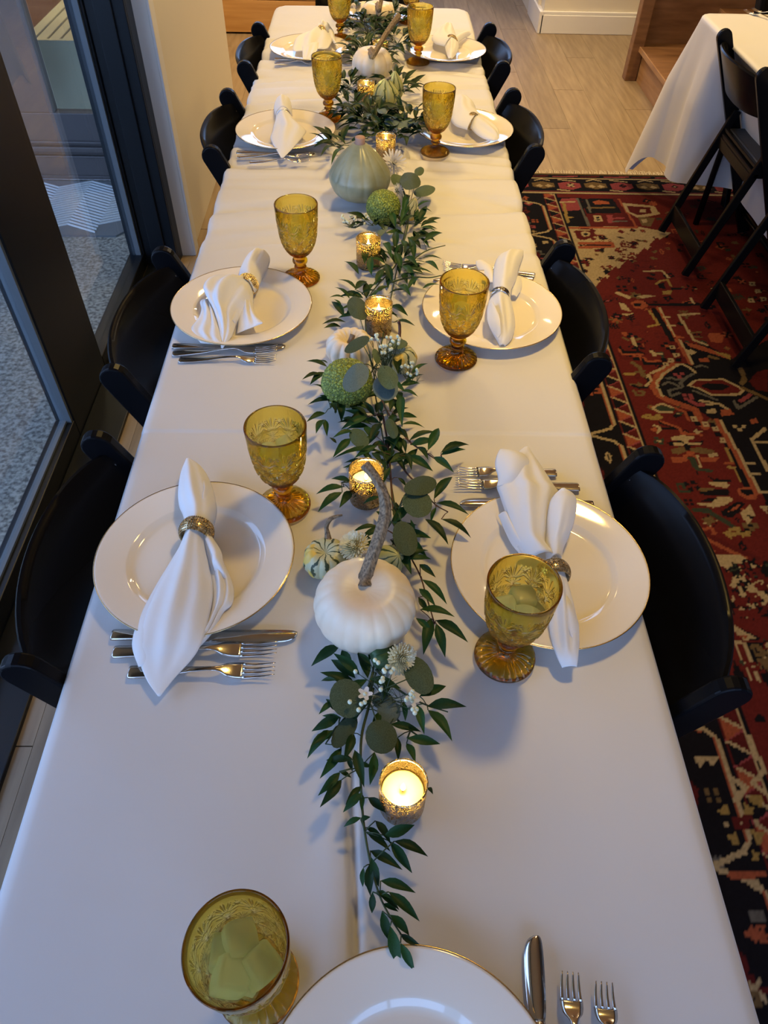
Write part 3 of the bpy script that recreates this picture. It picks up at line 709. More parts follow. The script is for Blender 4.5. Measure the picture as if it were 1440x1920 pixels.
def knife_me(L=.245):
    s = L/.245; V = []
    rows = [(0, -.0070, .0070, .004), (.003, -.0092, .0092, .005), (.03, -.0085, .0088, .0052), (.08, -.0062, .0068, .0046), (.115, -.0055, .0062, .004)]
    m1 = MB()
    rr_ = cr_(rows, 20)
    for (x, a, b, z) in rr_:
        c = (a+b)/2
        for (yy, zz) in ((a, z*.5), (c-(b-a)*.3, z), (c+(b-a)*.3, z), (b, z*.5), (c+(b-a)*.3, .0002), (c-(b-a)*.3, .0002)): V.append((x*s, yy, zz))
    n = 6; F = [(j*n+i, j*n+(i+1) % n, (j+1)*n+(i+1) % n, (j+1)*n+i) for j in range(len(rr_)-1) for i in range(n)]+[tuple(range(n-1, -1, -1)), tuple(range((len(rr_)-1)*n, len(rr_)*n))]
    h = m1.add(V, F).me('handle', True)
    rows = [(.113, -.0060, .0060), (.125, -.0095, .0075), (.16, -.0105, .0090), (.20, -.0102, .0098), (.225, -.0085, .0098), (.238, -.0045, .0090), (.2445, .0015, .0070)]
    V = []
    rr_ = cr_(rows, 24)
    for (x, a, b) in rr_:
        for (yy, zz) in ((a, .0020), ((a+b)/2, .0032), (b, .0030), (b, .0016), ((a+b)/2, .0010), (a, .0014)): V.append((x*s, yy, zz))
    F = [(j*n+i, j*n+(i+1) % n, (j+1)*n+(i+1) % n, (j+1)*n+i) for j in range(len(rr_)-1) for i in range(n)]+[tuple(range(n-1, -1, -1)), tuple(range((len(rr_)-1)*n, len(rr_)*n))]
    return h, MB().add(V, F).me('blade', True)
fh, ft = fork_me(); kh, kb = knife_me()
def piece(kind, p0, p1, lab, grp_, z=.7507, flip=False):
    a, b = at(*p0, z), at(*p1, z); d = b-a; L = d.length
    t = thing('fork' if kind == 'f' else 'table_knife', lab, 'fork' if kind == 'f' else 'knife', a, math.atan2(d.y, d.x), grp_)
    s = L/(.20 if kind == 'f' else .245)
    if kind == 'f': t.scale = (s, 1 if s > .93 else .95, 1); ob('handle', fh, M_steel, t); ob('tines', ft, M_steel, t)
    else: t.scale = (s, -1 if flip else 1, 1); ob('handle', kh, M_steel, t); ob('blade', kb, M_steel, t)
G1_ = 'silver forks'; G2_ = 'silver table knives'
piece('k', (210, 1192), (558, 1195), 'silver knife below the near left plate, blade tip toward the white pumpkin', G2_)
piece('f', (212, 1224), (521, 1219), 'silver fork directly below the knife at the near left plate', G1_)
piece('f', (241, 1262), (517, 1259), 'silver fork at the near left setting, lowest of its row, under the napkin tip', G1_)
piece('f', (1043, 888), (854, 887), 'shorter silver fork above the near right plate, upper of two', G1_)
piece('f', (1086, 915), (853, 909), 'longer silver fork above the near right plate, lower of two', G1_)
piece('k', (1112, 948), (861, 943), 'silver knife pushed under the rim of the near right plate', G2_, .7507)
piece('k', (324, 651), (535, 653), 'silver knife below the plate with the ruffled napkin', G2_)
piece('f', (324, 664), (522, 657), 'silver fork below the ruffled-napkin plate, the one against the knife', G1_)
piece('f', (336, 676), (519, 677), 'silver fork below the ruffled-napkin plate, outermost of two', G1_)
piece('k', (444, 287), (590, 291), 'silver knife below the plate with the pointed napkin', G2_)
piece('f', (445, 295), (584, 293), 'silver fork against the knife below the pointed-napkin plate', G1_)
piece('f', (468, 306), (583, 303), 'silver fork below the pointed-napkin plate, lying slightly apart', G1_)
piece('k', (515, 112), (600, 114), 'silver knife below the farthest left plate', G2_)
piece('f', (515, 119), (598, 120), 'silver fork below the farthest left plate', G1_)
piece('f', (1003, 517), (829, 498), 'silver fork above the plate with the banded napkin at the right, upper of two', G1_)
piece('f', (1000, 526), (831, 509), 'silver fork above the plate with the banded napkin at the right, lower of two', G1_)
piece('k', (985, 540), (812, 525), 'silver knife partly under the plate with the banded napkin at the right', G2_)
piece('k', (1022, 2070), (997, 1754), 'silver knife standing upright beside the empty plate at the bottom edge', G2_, flip=True)
piece('f', (1085, 2080), (1066, 1824), 'silver fork at the bottom edge, next to the knife', G1_)
piece('f', (1152, 2080), (1129, 1843), 'silver fork at the bottom right, outermost of the two by the empty plate', G1_)
piece('f', (1470, 46), (1395, 22), 'silver fork on the second table, nearer of two', G1_)
piece('f', (1480, 40), (1410, 19), 'silver fork on the second table, farther of two', G1_)

# ------------------------------------------------------------------ napkins and rings
def loft(mb, pts, zs, org, sc, nu=44, nv=26, close=True):
    """pts: rows (xl, yl, xr, yr) in crop units; zs: per row (z left, z right, bulge, ripples)"""
    rows = [tuple(p)+tuple(z) for p, z in zip(pts, zs)]
    V = []
    for r in cr_(rows, nu):
        xl, yl, xr, yr, zl, zr, bu, rp_ = r
        A = at(org[0]+xl*sc, org[1]+yl*sc, zl); B = at(org[0]+xr*sc, org[1]+yr*sc, zr)
        for j in range(nv+1):
            v = j/nv; p = A.lerp(B, v)
            p.z += bu*math.sin(pi*v)**.7 + rp_*math.sin(v*pi*5+1.1)*math.sin(pi*v)
            V.append(p)
    F = [(i*(nv+1)+j, i*(nv+1)+j+1, (i+1)*(nv+1)+j+1, (i+1)*(nv+1)+j) for i in range(nu-1) for j in range(nv)]
    return mb.add(V, F)
def napkin(lab, org, sc, panels):
    o = None; mb = MB()
    for pts, zs in panels: loft(mb, pts, zs, org, sc)
    # trim each thing to stay above the cloth and give it thickness
    for v in mb.v: v.z = max(v.z, .7545)
    o = ob('napkin', mb.me('napkin', True), M_napkin)
    md = o.modifiers.new('Solidify', 'SOLIDIFY'); md.thickness = .0013; md.offset = 0
    return tag(o, lab, 'napkin', 'white cloth napkins on the plates')
def ring(lab, px, py, z, rad, width, axis_deg, kind, tilt=0):
    c = at(px, py, z); a = math.radians(axis_deg)
    t = thing('napkin_ring', lab, 'ring', c, a, 'beaded napkin rings' if kind == 'bead' else 'silver napkin rings')
    t.rotation_euler = (0, tilt, a)
    Rm = Matrix.Rotation(pi/2, 4, 'Y')
    if kind == 'bead':
        mb = MB(); n = 44; w = width/2
        mb.lathe([(rad*1.0, -w), (rad*1.13, -w*.6), (rad*1.17, 0), (rad*1.13, w*.6), (rad*1.0, w), (rad*.93, w*.5), (rad*.93, -w*.5), (rad*1.0, -w)], 48, Rm, False, False)
        mb.ob('band', M_bead, t, smooth=True)
        bd = MB()
        for i in range(n):
            an = 2*pi*i/n
            for j in range(7):
                f = (j-3)/3; rr_ = rad*(1.17-.15*f*f)
                bd.sphere(Rm @ Vector((rr_*math.cos(an), rr_*math.sin(an), f*w*.9)), .00155, 5, 3)
        bd.ob('beads', M_bead, t, kind='stuff')
    else:
        w = width/2
        MB().lathe([(rad, -w), (rad*1.07, -w*.98), (rad*1.07, -w*.7), (rad*1.02, -w*.55), (rad*1.02, w*.55), (rad*1.07, w*.7), (rad*1.07, w*.98), (rad, w), (rad*.97, 0), (rad, -w)], 56, Rm, False, False).ob('band', M_ringmetal, t, smooth=True)
o1, s1 = (140, 740), .34722
napkin('white napkin folded like a tulip on the near left plate, long tail over the forks', o1, s1, [
    ([(604, 345, 616, 340), (574, 430, 690, 400), (560, 520, 735, 480), (566, 600, 760, 570), (590, 660, 765, 650), (610, 740, 740, 740)],
     [(.782, .782, 0, 0), (.780, .780, .018, .001), (.778, .778, .026, .002), (.776, .776, .028, .003), (.775, .775, .026, .002), (.775, .775, .024, .001)]),
    ([(700, 640, 745, 640), (690, 560, 758, 600), (700, 500, 745, 520), (690, 450, 715, 450)],
     [(.785, .770, .01, 0), (.798, .772, .008, 0), (.800, .776, .006, 0), (.795, .785, .002, 0)]),
    ([(605, 750, 705, 750), (560, 850, 712, 850), (490, 970, 738, 970), (420, 1100, 745, 1090), (370, 1230, 720, 1220), (345, 1350, 690, 1330), (352, 1440, 640, 1420), (390, 1540, 540, 1530), (450, 1628, 462, 1628)],
     [(.772, .775, .028, .001), (.768, .772, .026, .002), (.768, .770, .022, .002), (.769, .772, .018, .003), (.772, .773, .013, .002), (.770, .772, .006, .002), (.762, .766, .004, .001), (.758, .760, .002, 0), (.757, .757, 0, 0)]),
    ([(600, 770, 640, 760), (520, 900, 600, 890), (430, 1050, 540, 1040), (345, 1220, 480, 1200), (312, 1350, 420, 1340), (345, 1470, 380, 1465)],
     [(.765, .78, .002, 0), (.762, .78, .004, 0), (.762, .775, .004, 0), (.765, .775, .006, 0), (.764, .77, .006, 0), (.760, .762, .0, 0)]),
    ([(690, 765, 745, 775), (705, 850, 800, 900), (730, 960, 855, 1035), (745, 1080, 850, 1130), (730, 1200, 800, 1180), (660, 1330, 740, 1290), (560, 1440, 640, 1400), (470, 1600, 500, 1580)],
     [(.772, .768, .020, .001), (.768, .762, .018, .003), (.766, .764, .012, .004), (.766, .768, .009, .003), (.766, .768, .007, .003), (.764, .766, .006, .002), (.760, .762, .004, 0), (.757, .757, 0, 0)]),
    ([(705, 780, 745, 775), (740, 860, 790, 850), (745, 905, 805, 925), (760, 960, 850, 1030)], [(.785, .78, .006, 0), (.787, .78, .008, 0), (.785, .777, .010, 0), (.772, .768, .004, 0)])])
ring('broad gold beaded napkin ring on the near left plate', 140+658*s1, 740+742*s1, .780, .0215, .026, 83, 'bead')
o2, s2 = (800, 800), .31944
napkin('white napkin flared in upright petals on the near right plate, behind the ice goblet', o2, s2, [
    ([(578, 118, 592, 112), (530, 160, 625, 165), (480, 230, 670, 230), (415, 340, 745, 345), (432, 410, 775, 400), (465, 510, 730, 500), (495, 610, 712, 600), (530, 700, 700, 700), (600, 790, 780, 790)],
     [(.800, .800, 0, 0), (.795, .795, .006, 0), (.79, .79, .012, .002), (.785, .785, .018, .004), (.782, .78, .024, .004), (.78, .775, .028, .003), (.775, .772, .028, .002), (.772, .77, .026, .001), (.770, .770, .022, 0)]),
    ([(432, 132, 448, 130), (410, 180, 560, 160), (403, 230, 600, 210), (420, 300, 560, 290), (415, 350, 480, 340)],
     [(.803, .803, 0, 0), (.800, .800, .010, 0), (.797, .80, .014, 0), (.793, .797, .012, 0), (.789, .795, .0, 0)]),
    ([(422, 520, 465, 498), (455, 600, 512, 590), (500, 690, 570, 690), (560, 760, 640, 760)],
     [(.772, .785, .003, 0), (.769, .782, .006, 0), (.766, .78, .008, 0), (.765, .776, .006, 0)]),
    ([(796, 360, 808, 360), (748, 405, 866, 405), (722, 455, 878, 460), (706, 550, 864, 555), (700, 640, 832, 650), (696, 710, 800, 720), (705, 800, 790, 800)],
     [(.812, .812, 0, 0), (.802, .800, .010, 0), (.796, .792, .018, 0), (.788, .784, .022, .001), (.780, .778, .022, .002), (.775, .773, .022, 0), (.772, .77, .020, 0)]),
    ([(690, 850, 800, 850), (700, 960, 835, 960), (715, 1060, 862, 1050), (720, 1160, 886, 1150), (735, 1260, 894, 1250), (765, 1350, 888, 1350), (796, 1415, 880, 1410)],
     [(.772, .772, .024, 0), (.768, .768, .026, .002), (.768, .768, .022, .004), (.770, .770, .017, .004), (.772, .773, .010, .003), (.770, .772, .006, 0), (.764, .766, .003, 0)]),
    ([(800, 1000, 830, 990), (808, 1080, 862, 1070), (830, 1180, 890, 1160), (870, 1280, 893, 1260)], [(.785, .778, .004, 0), (.786, .778, .008, 0), (.783, .776, .006, 0), (.778, .775, 0, 0)])])
ring('gold beaded napkin ring behind the rim of the ice goblet', 800+742*s2, 800+862*s2, .780, .0205, .024, 95, 'bead')
o3, s3 = (300, 460), .20833
napkin('white napkin with a ruffled frayed fan on the left plate, second from the viewer', o3, s3, [
    ([(850, 58, 930, 56), (800, 90, 975, 85), (765, 140, 988, 140), (735, 200, 965, 215), (715, 260, 925, 290), (740, 330, 880, 390), (760, 370, 850, 430)],
     [(.790, .788, .004, 0), (.784, .783, .016, .001), (.780, .778, .024, .003), (.777, .775, .027, .003), (.775, .774, .027, .001), (.775, .774, .026, 0), (.775, .774, .024, 0)]),
    ([(745, 325, 835, 410), (640, 310, 835, 470), (520, 290, 840, 520), (430, 310, 800, 580), (392, 375, 740, 630), (415, 450, 690, 700), (480, 570, 670, 760), (530, 740, 640, 830), (552, 925, 565, 928)],
     [(.776, .774, .022, 0), (.782, .774, .024, .003), (.790, .774, .026, .006), (.800, .772, .022, .008), (.806, .770, .016, .008), (.796, .770, .014, .006), (.784, .770, .012, .004), (.774, .770, .006, .002), (.764, .764, 0, 0)]),
    ([(400, 380, 470, 300), (430, 400, 600, 330), (500, 470, 680, 430), (560, 540, 630, 530)], [(.803, .80, -.006, 0), (.795, .795, -.012, 0), (.785, .79, -.010, 0), (.785, .785, 0, 0)]),
    ([(740, 470, 838, 420), (735, 560, 838, 560), (715, 640, 870, 640), (700, 730, 925, 692), (692, 792, 915, 705)],
     [(.776, .774, .010, 0), (.772, .774, .012, .003), (.768, .778, .010, .003), (.766, .786, .004, .002), (.765, .785, 0, 0)]),
    ([(430, 478, 445, 480), (365, 508, 480, 570), (375, 580, 500, 660), (345, 660, 530, 760), (282, 750, 548, 850), (330, 830, 555, 890), (365, 878, 380, 880)],
     [(.772, .775, 0, 0), (.770, .778, .008, .003), (.767, .776, .010, .004), (.766, .774, .008, .004), (.767, .770, .006, .003), (.767, .768, .003, .001), (.765, .766, 0, 0)]),
    ([(640, 720, 680, 725), (650, 640, 725, 640), (690, 580, 738, 600)], [(.768, .768, .012, 0), (.770, .768, .014, 0), (.774, .77, .012, 0)])])
ring('gold beaded napkin ring holding the ruffled napkin', 300+790*s3, 460+352*s3, .780, .0195, .022, 62, 'bead', .0)
o4, s4 = (780, 460), .20833
napkin('white napkin rolled through a silver band on the right plate, second from the viewer', o4, s4, [
    ([(852, 55, 965, 50), (750, 100, 962, 110), (710, 170, 935, 190), (697, 260, 912, 270), (693, 340, 892, 340), (698, 400, 856, 405), (690, 470, 850, 480)],
     [(.786, .784, .004, 0), (.783, .78, .016, .002), (.780, .778, .024, .002), (.778, .776, .026, .002), (.776, .775, .026, .001), (.775, .775, .026, 0), (.774, .774, .025, 0)]),
    ([(660, 490, 850, 490), (640, 590, 875, 590), (652, 700, 889, 700), (690, 790, 880, 790), (730, 860, 850, 860), (755, 905, 800, 908)],
     [(.773, .773, .025, 0), (.770, .770, .026, .003), (.769, .769, .026, .004), (.769, .770, .022, .003), (.770, .771, .014, 0), (.772, .772, .004, 0)]),
    ([(645, 560, 690, 510), (645, 680, 750, 640), (690, 780, 760, 720), (740, 830, 765, 800)], [(.785, .80, .003, 0), (.785, .803, .004, 0), (.785, .800, .004, 0), (.786, .79, 0, 0)]),
    ([(540, 145, 600, 133), (548, 200, 680, 190), (600, 270, 705, 260), (650, 340, 700, 340)], [(.766, .768, .002, 0), (.762, .770, .006, 0), (.764, .772, .008, 0), (.770, .775, .002, 0)]),
    ([(850, 300, 962, 292), (862, 370, 950, 390), (860, 450, 905, 465)], [(.775, .765, .006, 0), (.772, .764, .006, 0), (.768, .764, .002, 0)])])
ring('silver napkin band on the right plate, second from the viewer', 780+752*s4, 460+468*s4, .780, .0195, .016, 80, 'band')
o5, s5 = (430, 170), .14583
napkin('white napkin with a broad pointed tail through a silver band, third left plate', o5, s5, [
    ([(612, 100, 770, 102), (590, 160, 790, 160), (575, 230, 803, 240), (590, 320, 810, 330)],
     [(.786, .786, .010, 0), (.780, .780, .022, .002), (.777, .777, .026, .001), (.774, .774, .026, 0)]),
    ([(600, 330, 790, 330), (592, 400, 835, 400), (570, 460, 900, 460), (555, 530, 985, 520), (530, 600, 950, 590), (555, 680, 880, 670), (610, 770, 800, 760), (668, 868, 690, 868)],
     [(.774, .774, .026, 0), (.772, .772, .025, .001), (.769, .772, .024, .002), (.767, .775, .018, .003), (.768, .774, .014, .002), (.768, .772, .009, .001), (.764, .766, .004, 0), (.760, .760, 0, 0)])])
ring('silver napkin band on the third left plate', 430+700*s5, 170+335*s5, .779, .019, .010, 82, 'band')
o6, s6 = (420, 0), .375
napkin('white napkin on the third right plate, end poking toward the rim', o6, s6, [
    ([(1160, 478, 1215, 480), (1140, 520, 1250, 520), (1128, 570, 1262, 560), (1150, 625, 1275, 570), (1215, 650, 1285, 590)],
     [(.785, .785, .004, 0), (.778, .778, .018, .002), (.775, .775, .025, .002), (.775, .773, .026, .001), (.775, .774, .024, 0)]),
    ([(1232, 640, 1275, 588), (1262, 672, 1310, 608), (1300, 695, 1350, 630), (1345, 704, 1372, 652), (1368, 700, 1376, 690)],
     [(.772, .774, .022, 0), (.770, .772, .022, .002), (.769, .772, .018, .003), (.770, .772, .010, .002), (.770, .771, 0, 0)])])
ring('gold beaded napkin ring on the third right plate', 420+1240*s6, 606*s6, .779, .0195, .022, -38, 'bead')
o7, s7 = (480, 0), .125
napkin('crumpled sheer white napkin on the farthest left plate', o7, s7, [
    ([(950, 350, 1050, 352), (910, 400, 1110, 400), (900, 450, 1110, 470), (880, 490, 1060, 500)],
     [(.80, .80, .004, 0), (.79, .79, .018, .004), (.783, .78, .024, .004), (.78, .775, .02, 0)]),
    ([(880, 480, 1030, 470), (760, 520, 1110, 540), (620, 560, 1140, 600), (575, 640, 1120, 660), (560, 760, 1080, 720), (690, 770, 1010, 740)],
     [(.778, .775, .018, 0), (.775, .775, .022, .004), (.771, .775, .018, .006), (.769, .773, .014, .006), (.769, .770, .006, .004), (.769, .769, .004, 0)]),
    ([(700, 700, 960, 640), (700, 790, 900, 780), (705, 895, 800, 890)], [(.775, .778, .006, 0), (.768, .77, .006, .002), (.758, .758, 0, 0)]),
    ([(1080, 400, 1130, 420), (1090, 470, 1170, 500), (1120, 560, 1200, 640), (1160, 640, 1250, 720)], [(.79, .78, .004, 0), (.782, .775, .008, 0), (.776, .77, .006, 0), (.77, .77, 0, 0)])])
ring('small gold beaded napkin ring on the farthest left plate', 480+985*s7, 478*s7, .782, .0175, .018, 35, 'bead')
o8, s8 = (740, 0), .125
napkin('white napkin with a rounded end through a beaded ring, farthest right plate', o8, s8, [
    ([(760, 352, 850, 345), (700, 400, 880, 420), (640, 470, 900, 480), (560, 570, 920, 540), (600, 650, 940, 600), (750, 700, 940, 640)],
     [(.79, .79, .002, 0), (.782, .782, .014, .002), (.778, .778, .022, .003), (.775, .775, .024, .003), (.774, .774, .025, .001), (.774, .774, .024, 0)]),
    ([(765, 620, 930, 620), (752, 690, 958, 690), (768, 770, 945, 770), (790, 840, 900, 840), (815, 880, 860, 880)],
     [(.773, .773, .024, 0), (.770, .770, .026, .001), (.769, .769, .022, .002), (.77, .77, .014, 0), (.771, .771, .002, 0)]),
    ([(900, 560, 960, 640), (1000, 500, 1020, 590), (1100, 470, 1110, 540), (1148, 485, 1150, 500)], [(.782, .77, .008, 0), (.785, .772, .008, 0), (.786, .775, .006, 0), (.782, .782, 0, 0)])])
ring('gold beaded napkin ring on the farthest right plate', 740+842*s8, 628*s8, .780, .0195, .020, 84, 'bead')
# ------------------------------------------------------------------ votive candles
vp = [(.0245, 0), (.0262, .0015), (.0268, .006), (.0270, .060), (.0272, .066), (.0255, .066), (.0252, .060), (.0250, .0065), (.020, .0045)]
vm = MB().lathe(vp, 64, cap0=True, cap1=True).me('votive_glass', True)
wm = MB().lathe([(.0238, .007), (.0240, .040), (.0225, .0405), (.012, .0392), (.003, .0388)], 40).me('wax', True)
wk = MB().tube([(0, 0, .038), (.0003, 0, .043), (.0008, 0, .047)], .0006, 5).me('wick', True)
fm = MB().lathe([(.0004, .044), (.0022, .047), (.0030, .0505), (.0022, .055), (.0009, .060), (.0002, .063)], 12).me('flame', True)
cand = [(.043, .304, 1, 'nearest lit candle in a mercury-glass votive at the garland tail'),
        (-.002, .786, 1, 'lit votive candle behind the curved stem of the big white pumpkin'),
        (.019, 1.247, 1, 'lit votive candle behind the ribbed white pumpkin'),
        (-.003, 1.500, 1, 'lit votive candle half covered by leaves, before the green osage orange'),
        (.041, 2.066, 1, 'lit votive candle behind the grey-green squash'),
        (-.016, 2.465, 1, 'lit votive candle glowing between leaves before the round white pumpkin'),
        (.030, 2.86, 1, 'lit votive candle behind the round white pumpkin, mostly hidden')]
c0 = None
for x, y, s_, lab in cand:
    if c0 is None:
        c0 = r = thing('votive_candle', lab, 'candle', (x, y, tz(x, y)), 0, 'mercury-glass votive candles')
        ob('votive_glass', vm, M_merc, r); ob('wax', wm, M_wax, r); ob('wick', wk, M_black, r); ob('flame', fm, M_flame, r)
    else: dup(c0, (x, y, tz(x, y)), random.random()*6, lab)
    l = bpy.data.lights.new('candle_light', 'POINT'); l.energy = .27; l.color = (1, .80, .30); l.shadow_soft_size = .004
    o = bpy.data.objects.new('candle_light', l); C.objects.link(o); o.location = (x, y, tz(x, y)+.0655)

# ------------------------------------------------------------------ pumpkins and gourds
def ribbed(name, lab, cat, px, py, r, h, nr, dep, M, squash=.0, tilt=(0, 0, 0), neck=None, dimple=.16, seg=160, z0=.751, rz=0, lump=0.0, grp_=None):
    c = at(px, py, .75); t = thing(name, lab, cat, (c.x, c.y, z0), rz, grp_); t.rotation_euler = (tilt[0], tilt[1], rz)
    P = []
    K = 30
    for k in range(K+1):
        a = -pi/2+pi*k/K; rr_ = r*math.cos(a)**(.72); zz = h/2+h/2*math.sin(a)
        if neck and a > 0: rr_ = r*(math.cos(a)**.9)*(1-neck*math.sin(a)**2) + .0; zz = h*.42+(h*.58)*math.sin(a)**1.35
        elif neck: zz = h*.42+h*.42*math.sin(a)
        if not neck and a > .9: zz -= dimple*h*((a-.9)/(pi/2-.9))**2
        if a < -.9: zz += .06*h*((-.9-a)/(pi/2-.9))**2
        P.append((max(rr_, .0015), zz))
    sd = hash(px) % 97
    def rf(q, a, rr_, z):
        g = abs(math.sin(nr*a/2+.5*fbm(math.cos(a)*1.5, math.sin(a)*1.5, sd)))**.6
        k = 1-dep*(1-g)*min(1, rr_/(r*.4)); q.x *= k; q.y *= k
        if lump: q *= 1+lump*fbm(q.x*45, q.y*45, q.z*45+sd)
        return q
    MB().lathe(P, seg, rf=rf).ob('skin', M, t, smooth=True)
    return t, P[-1][1]
def stem(t, pts, rad, M=M_wstem, ridges=5):
    pp_ = [tuple(p) for p in cr_([tuple(p)+(r_,) for p, r_ in zip(pts, rad)], 28)]
    mb = MB(); n = 20; P = [Vector(p[:3]) for p in pp_]
    ref = Vector((0, 1, 0)); V = []
    for i, p in enumerate(P):
        tt = (P[min(i+1, len(P)-1)]-P[max(i-1, 0)]).normalized(); a = tt.cross(ref).normalized(); b = a.cross(tt).normalized()
        for j in range(n):
            g = 2*pi*j/n; q = pp_[i][3]*(1+.16*math.cos(ridges*g+i*.10)); V.append(p+a*q*math.cos(g)+b*q*math.sin(g))
    F = [(j*n+i, j*n+(i+1) % n, (j+1)*n+(i+1) % n, (j+1)*n+i) for j in range(len(P)-1) for i in range(n)]+[tuple(range(n-1, -1, -1)), tuple(range((len(P)-1)*n, len(P)*n))]
    return mb.add(V, F).ob('stem', M, t, smooth=True)
def lp(t, px, py, z):  # point in the thing's own frame
    q = at(px, py, z); return q-Vector(t.location)
# big white pumpkin
t, zt = ribbed('white_pumpkin', 'big white pumpkin with a long curved dry stem, nearest to the viewer', 'pumpkin', 684, 1172, .0685, .098, 19, .028, M_wp, dimple=.14)
stem(t, [lp(t, 684, 1095, .83), lp(t, 686, 1080, .838), lp(t, 697, 1045, .856), lp(t, 712, 1000, .880), lp(t, 722, 960, .900), lp(t, 719, 925, .917), lp(t, 704, 895, .931), lp(t, 684, 870, .942)],
     [.0155, .0090, .0078, .0076, .0072, .0064, .0060, .0064])
# ribbed white pumpkin
t, zt = ribbed('white_pumpkin', 'deeply ribbed small white pumpkin behind the green osage orange', 'pumpkin', 657, 678, .047, .062, 12, .19, M_wp, dimple=.34)
stem(t, [Vector((0, 0, .040)), Vector((.002, 0, .050)), Vector((.005, .004, .058))], [.007, .005, .005])
# round white pumpkin farther back
t, zt = ribbed('white_pumpkin', 'round pinkish-white pumpkin with a thick leaning stem', 'pumpkin', 698, 152, .0665, .098, 9, .07, M_wp, dimple=.10)
stem(t, [Vector((-.004, 0, .086)), lp(t, 698, 106, .845), lp(t, 708, 90, .862), lp(t, 722, 65, .882), lp(t, 738, 42, .905), lp(t, 748, 30, .915)], [.012, .008, .0075, .0075, .008, .009])
t, zt = ribbed('white_pumpkin', 'small white pumpkin by the table head, farthest of the pumpkins', 'pumpkin', 708, 46, .066, .075, 11, .06, M_wp, dimple=.14)
stem(t, [Vector((0, 0, .062)), lp(t, 711, 20, .83), lp(t, 714, 5, .85), lp(t, 716, -12, .873)], [.012, .007, .0065, .008])
# grey-green squash
t, zt = ribbed('grey_green_squash', 'big smooth grey-green squash tapering to a pinkish stub', 'squash', 675, 372, .0775, .138, 13, .035, M_grey, neck=.42, dimple=0)
MB().tube([(0, 0, .128), (.001, 0, .140), (.001, 0, .147), (.001, .0, .149)], [.016, .0115, .0125, .011], 16).ob('stub', M_copper, t, smooth=True)
# green fig-like squash hidden below the pumpkin
t, zt = ribbed('green_squash', 'small dark green squash tucked under the big white pumpkin', 'squash', 699, 1245, .0225, .034, 12, .05, M_fig, neck=.3, z0=.768, tilt=(0, 1.1, 0))
# striped gourds
t, zt = ribbed('speckled_gourd', 'small cream, green and yellow speckled gourd with a curled stem', 'gourd', 612, 1068, .0335, .050, 10, .10, M_sg1, dimple=.2, lump=.06)
stem(t, [lp(t, 616, 1017, .790), lp(t, 614, 1000, .800), lp(t, 612, 987, .809), lp(t, 618, 975, .817), lp(t, 629, 969, .820), lp(t, 642, 966, .822)], [.006, .0036, .0030, .0028, .0024, .0012])
t, zt = ribbed('speckled_gourd', 'warty cream and green gourd under wax flowers with a hooked dark stem', 'gourd', 748, 693, .033, .050, 9, .09, M_sg1, dimple=.2, lump=.10, rz=1.2)
stem(t, [lp(t, 763, 658, .798), lp(t, 772, 645, .803), lp(t, 783, 635, .812), lp(t, 789, 624, .823), lp(t, 784, 616, .832), lp(t, 775, 613, .838)], [.0055, .0032, .0026, .0026, .0026, .003], M_redstem)
t, zt = ribbed('striped_gourd', 'green and yellow striped gourd leaning before the round white pumpkin', 'gourd', 722, 196, .045, .072, 9, .10, M_sg2, neck=.35, lump=.03)
stem(t, [Vector((0, 0, .068)), Vector((.008, -.006, .076)), Vector((.016, -.010, .078))], [.006, .004, .003])
t, zt = ribbed('striped_gourd', 'slim striped gourd beside the round white pumpkin, the right one', 'gourd', 739, 188, .030, .082, 8, .10, M_sg2, neck=.5, rz=.7)
t, zt = ribbed('striped_gourd', 'little striped gourd peeping out behind the big white pumpkin', 'gourd', 718, 1058, .024, .050, 8, .08, M_sg2, neck=.2, rz=.4, tilt=(.5, .3, 0))
t, zt = ribbed('striped_gourd', 'little yellow-streaked gourd right of the far osage orange', 'gourd', 764, 413, .020, .055, 8, .08, M_sg1, neck=.5, rz=.4, tilt=(0, .35, 0))
# osage oranges
def osage(lab, px, py, r, sq, seed):
    c = at(px, py, .75); bm = bmesh.new(); bmesh.ops.create_icosphere(bm, subdivisions=6, radius=1)
    for v in bm.verts:
        n = v.co.normalized(); q = n*r
        w = Vector((fbm(q.x*60, q.y*60, q.z*60+seed), fbm(q.y*60, q.z*60, seed+7), fbm(q.z*60, q.x*60, seed+3)))*.003
        d, _ = noise.voronoi((q+w)*150+Vector((seed, 0, 0))); e = min((d[1]-d[0])*2.2, 1)
        v.co = Vector((q.x, q.y, q.z*sq))*(1+.02*fbm(n.x*2, n.y*2, n.z*2+seed)) + n*((.0030*(e**.6)-.0012))
    me = bpy.data.meshes.new('skin'); bm.to_mesh(me); bm.free(); me.polygons.foreach_set('use_smooth', [True]*len(me.polygons))
    o = ob('osage_orange', me, M_osage, None, (c.x, c.y, .7505+r*sq)); return tag(o, lab, 'fruit', 'wrinkled green osage oranges')
osage('bright green wrinkled osage orange under blue-grey round leaves, the nearer one', 652, 752, .0455, .90, 3)
osage('green wrinkled osage orange leaning on the grey-green squash, the farther one', 718, 418, .0405, .95, 11)

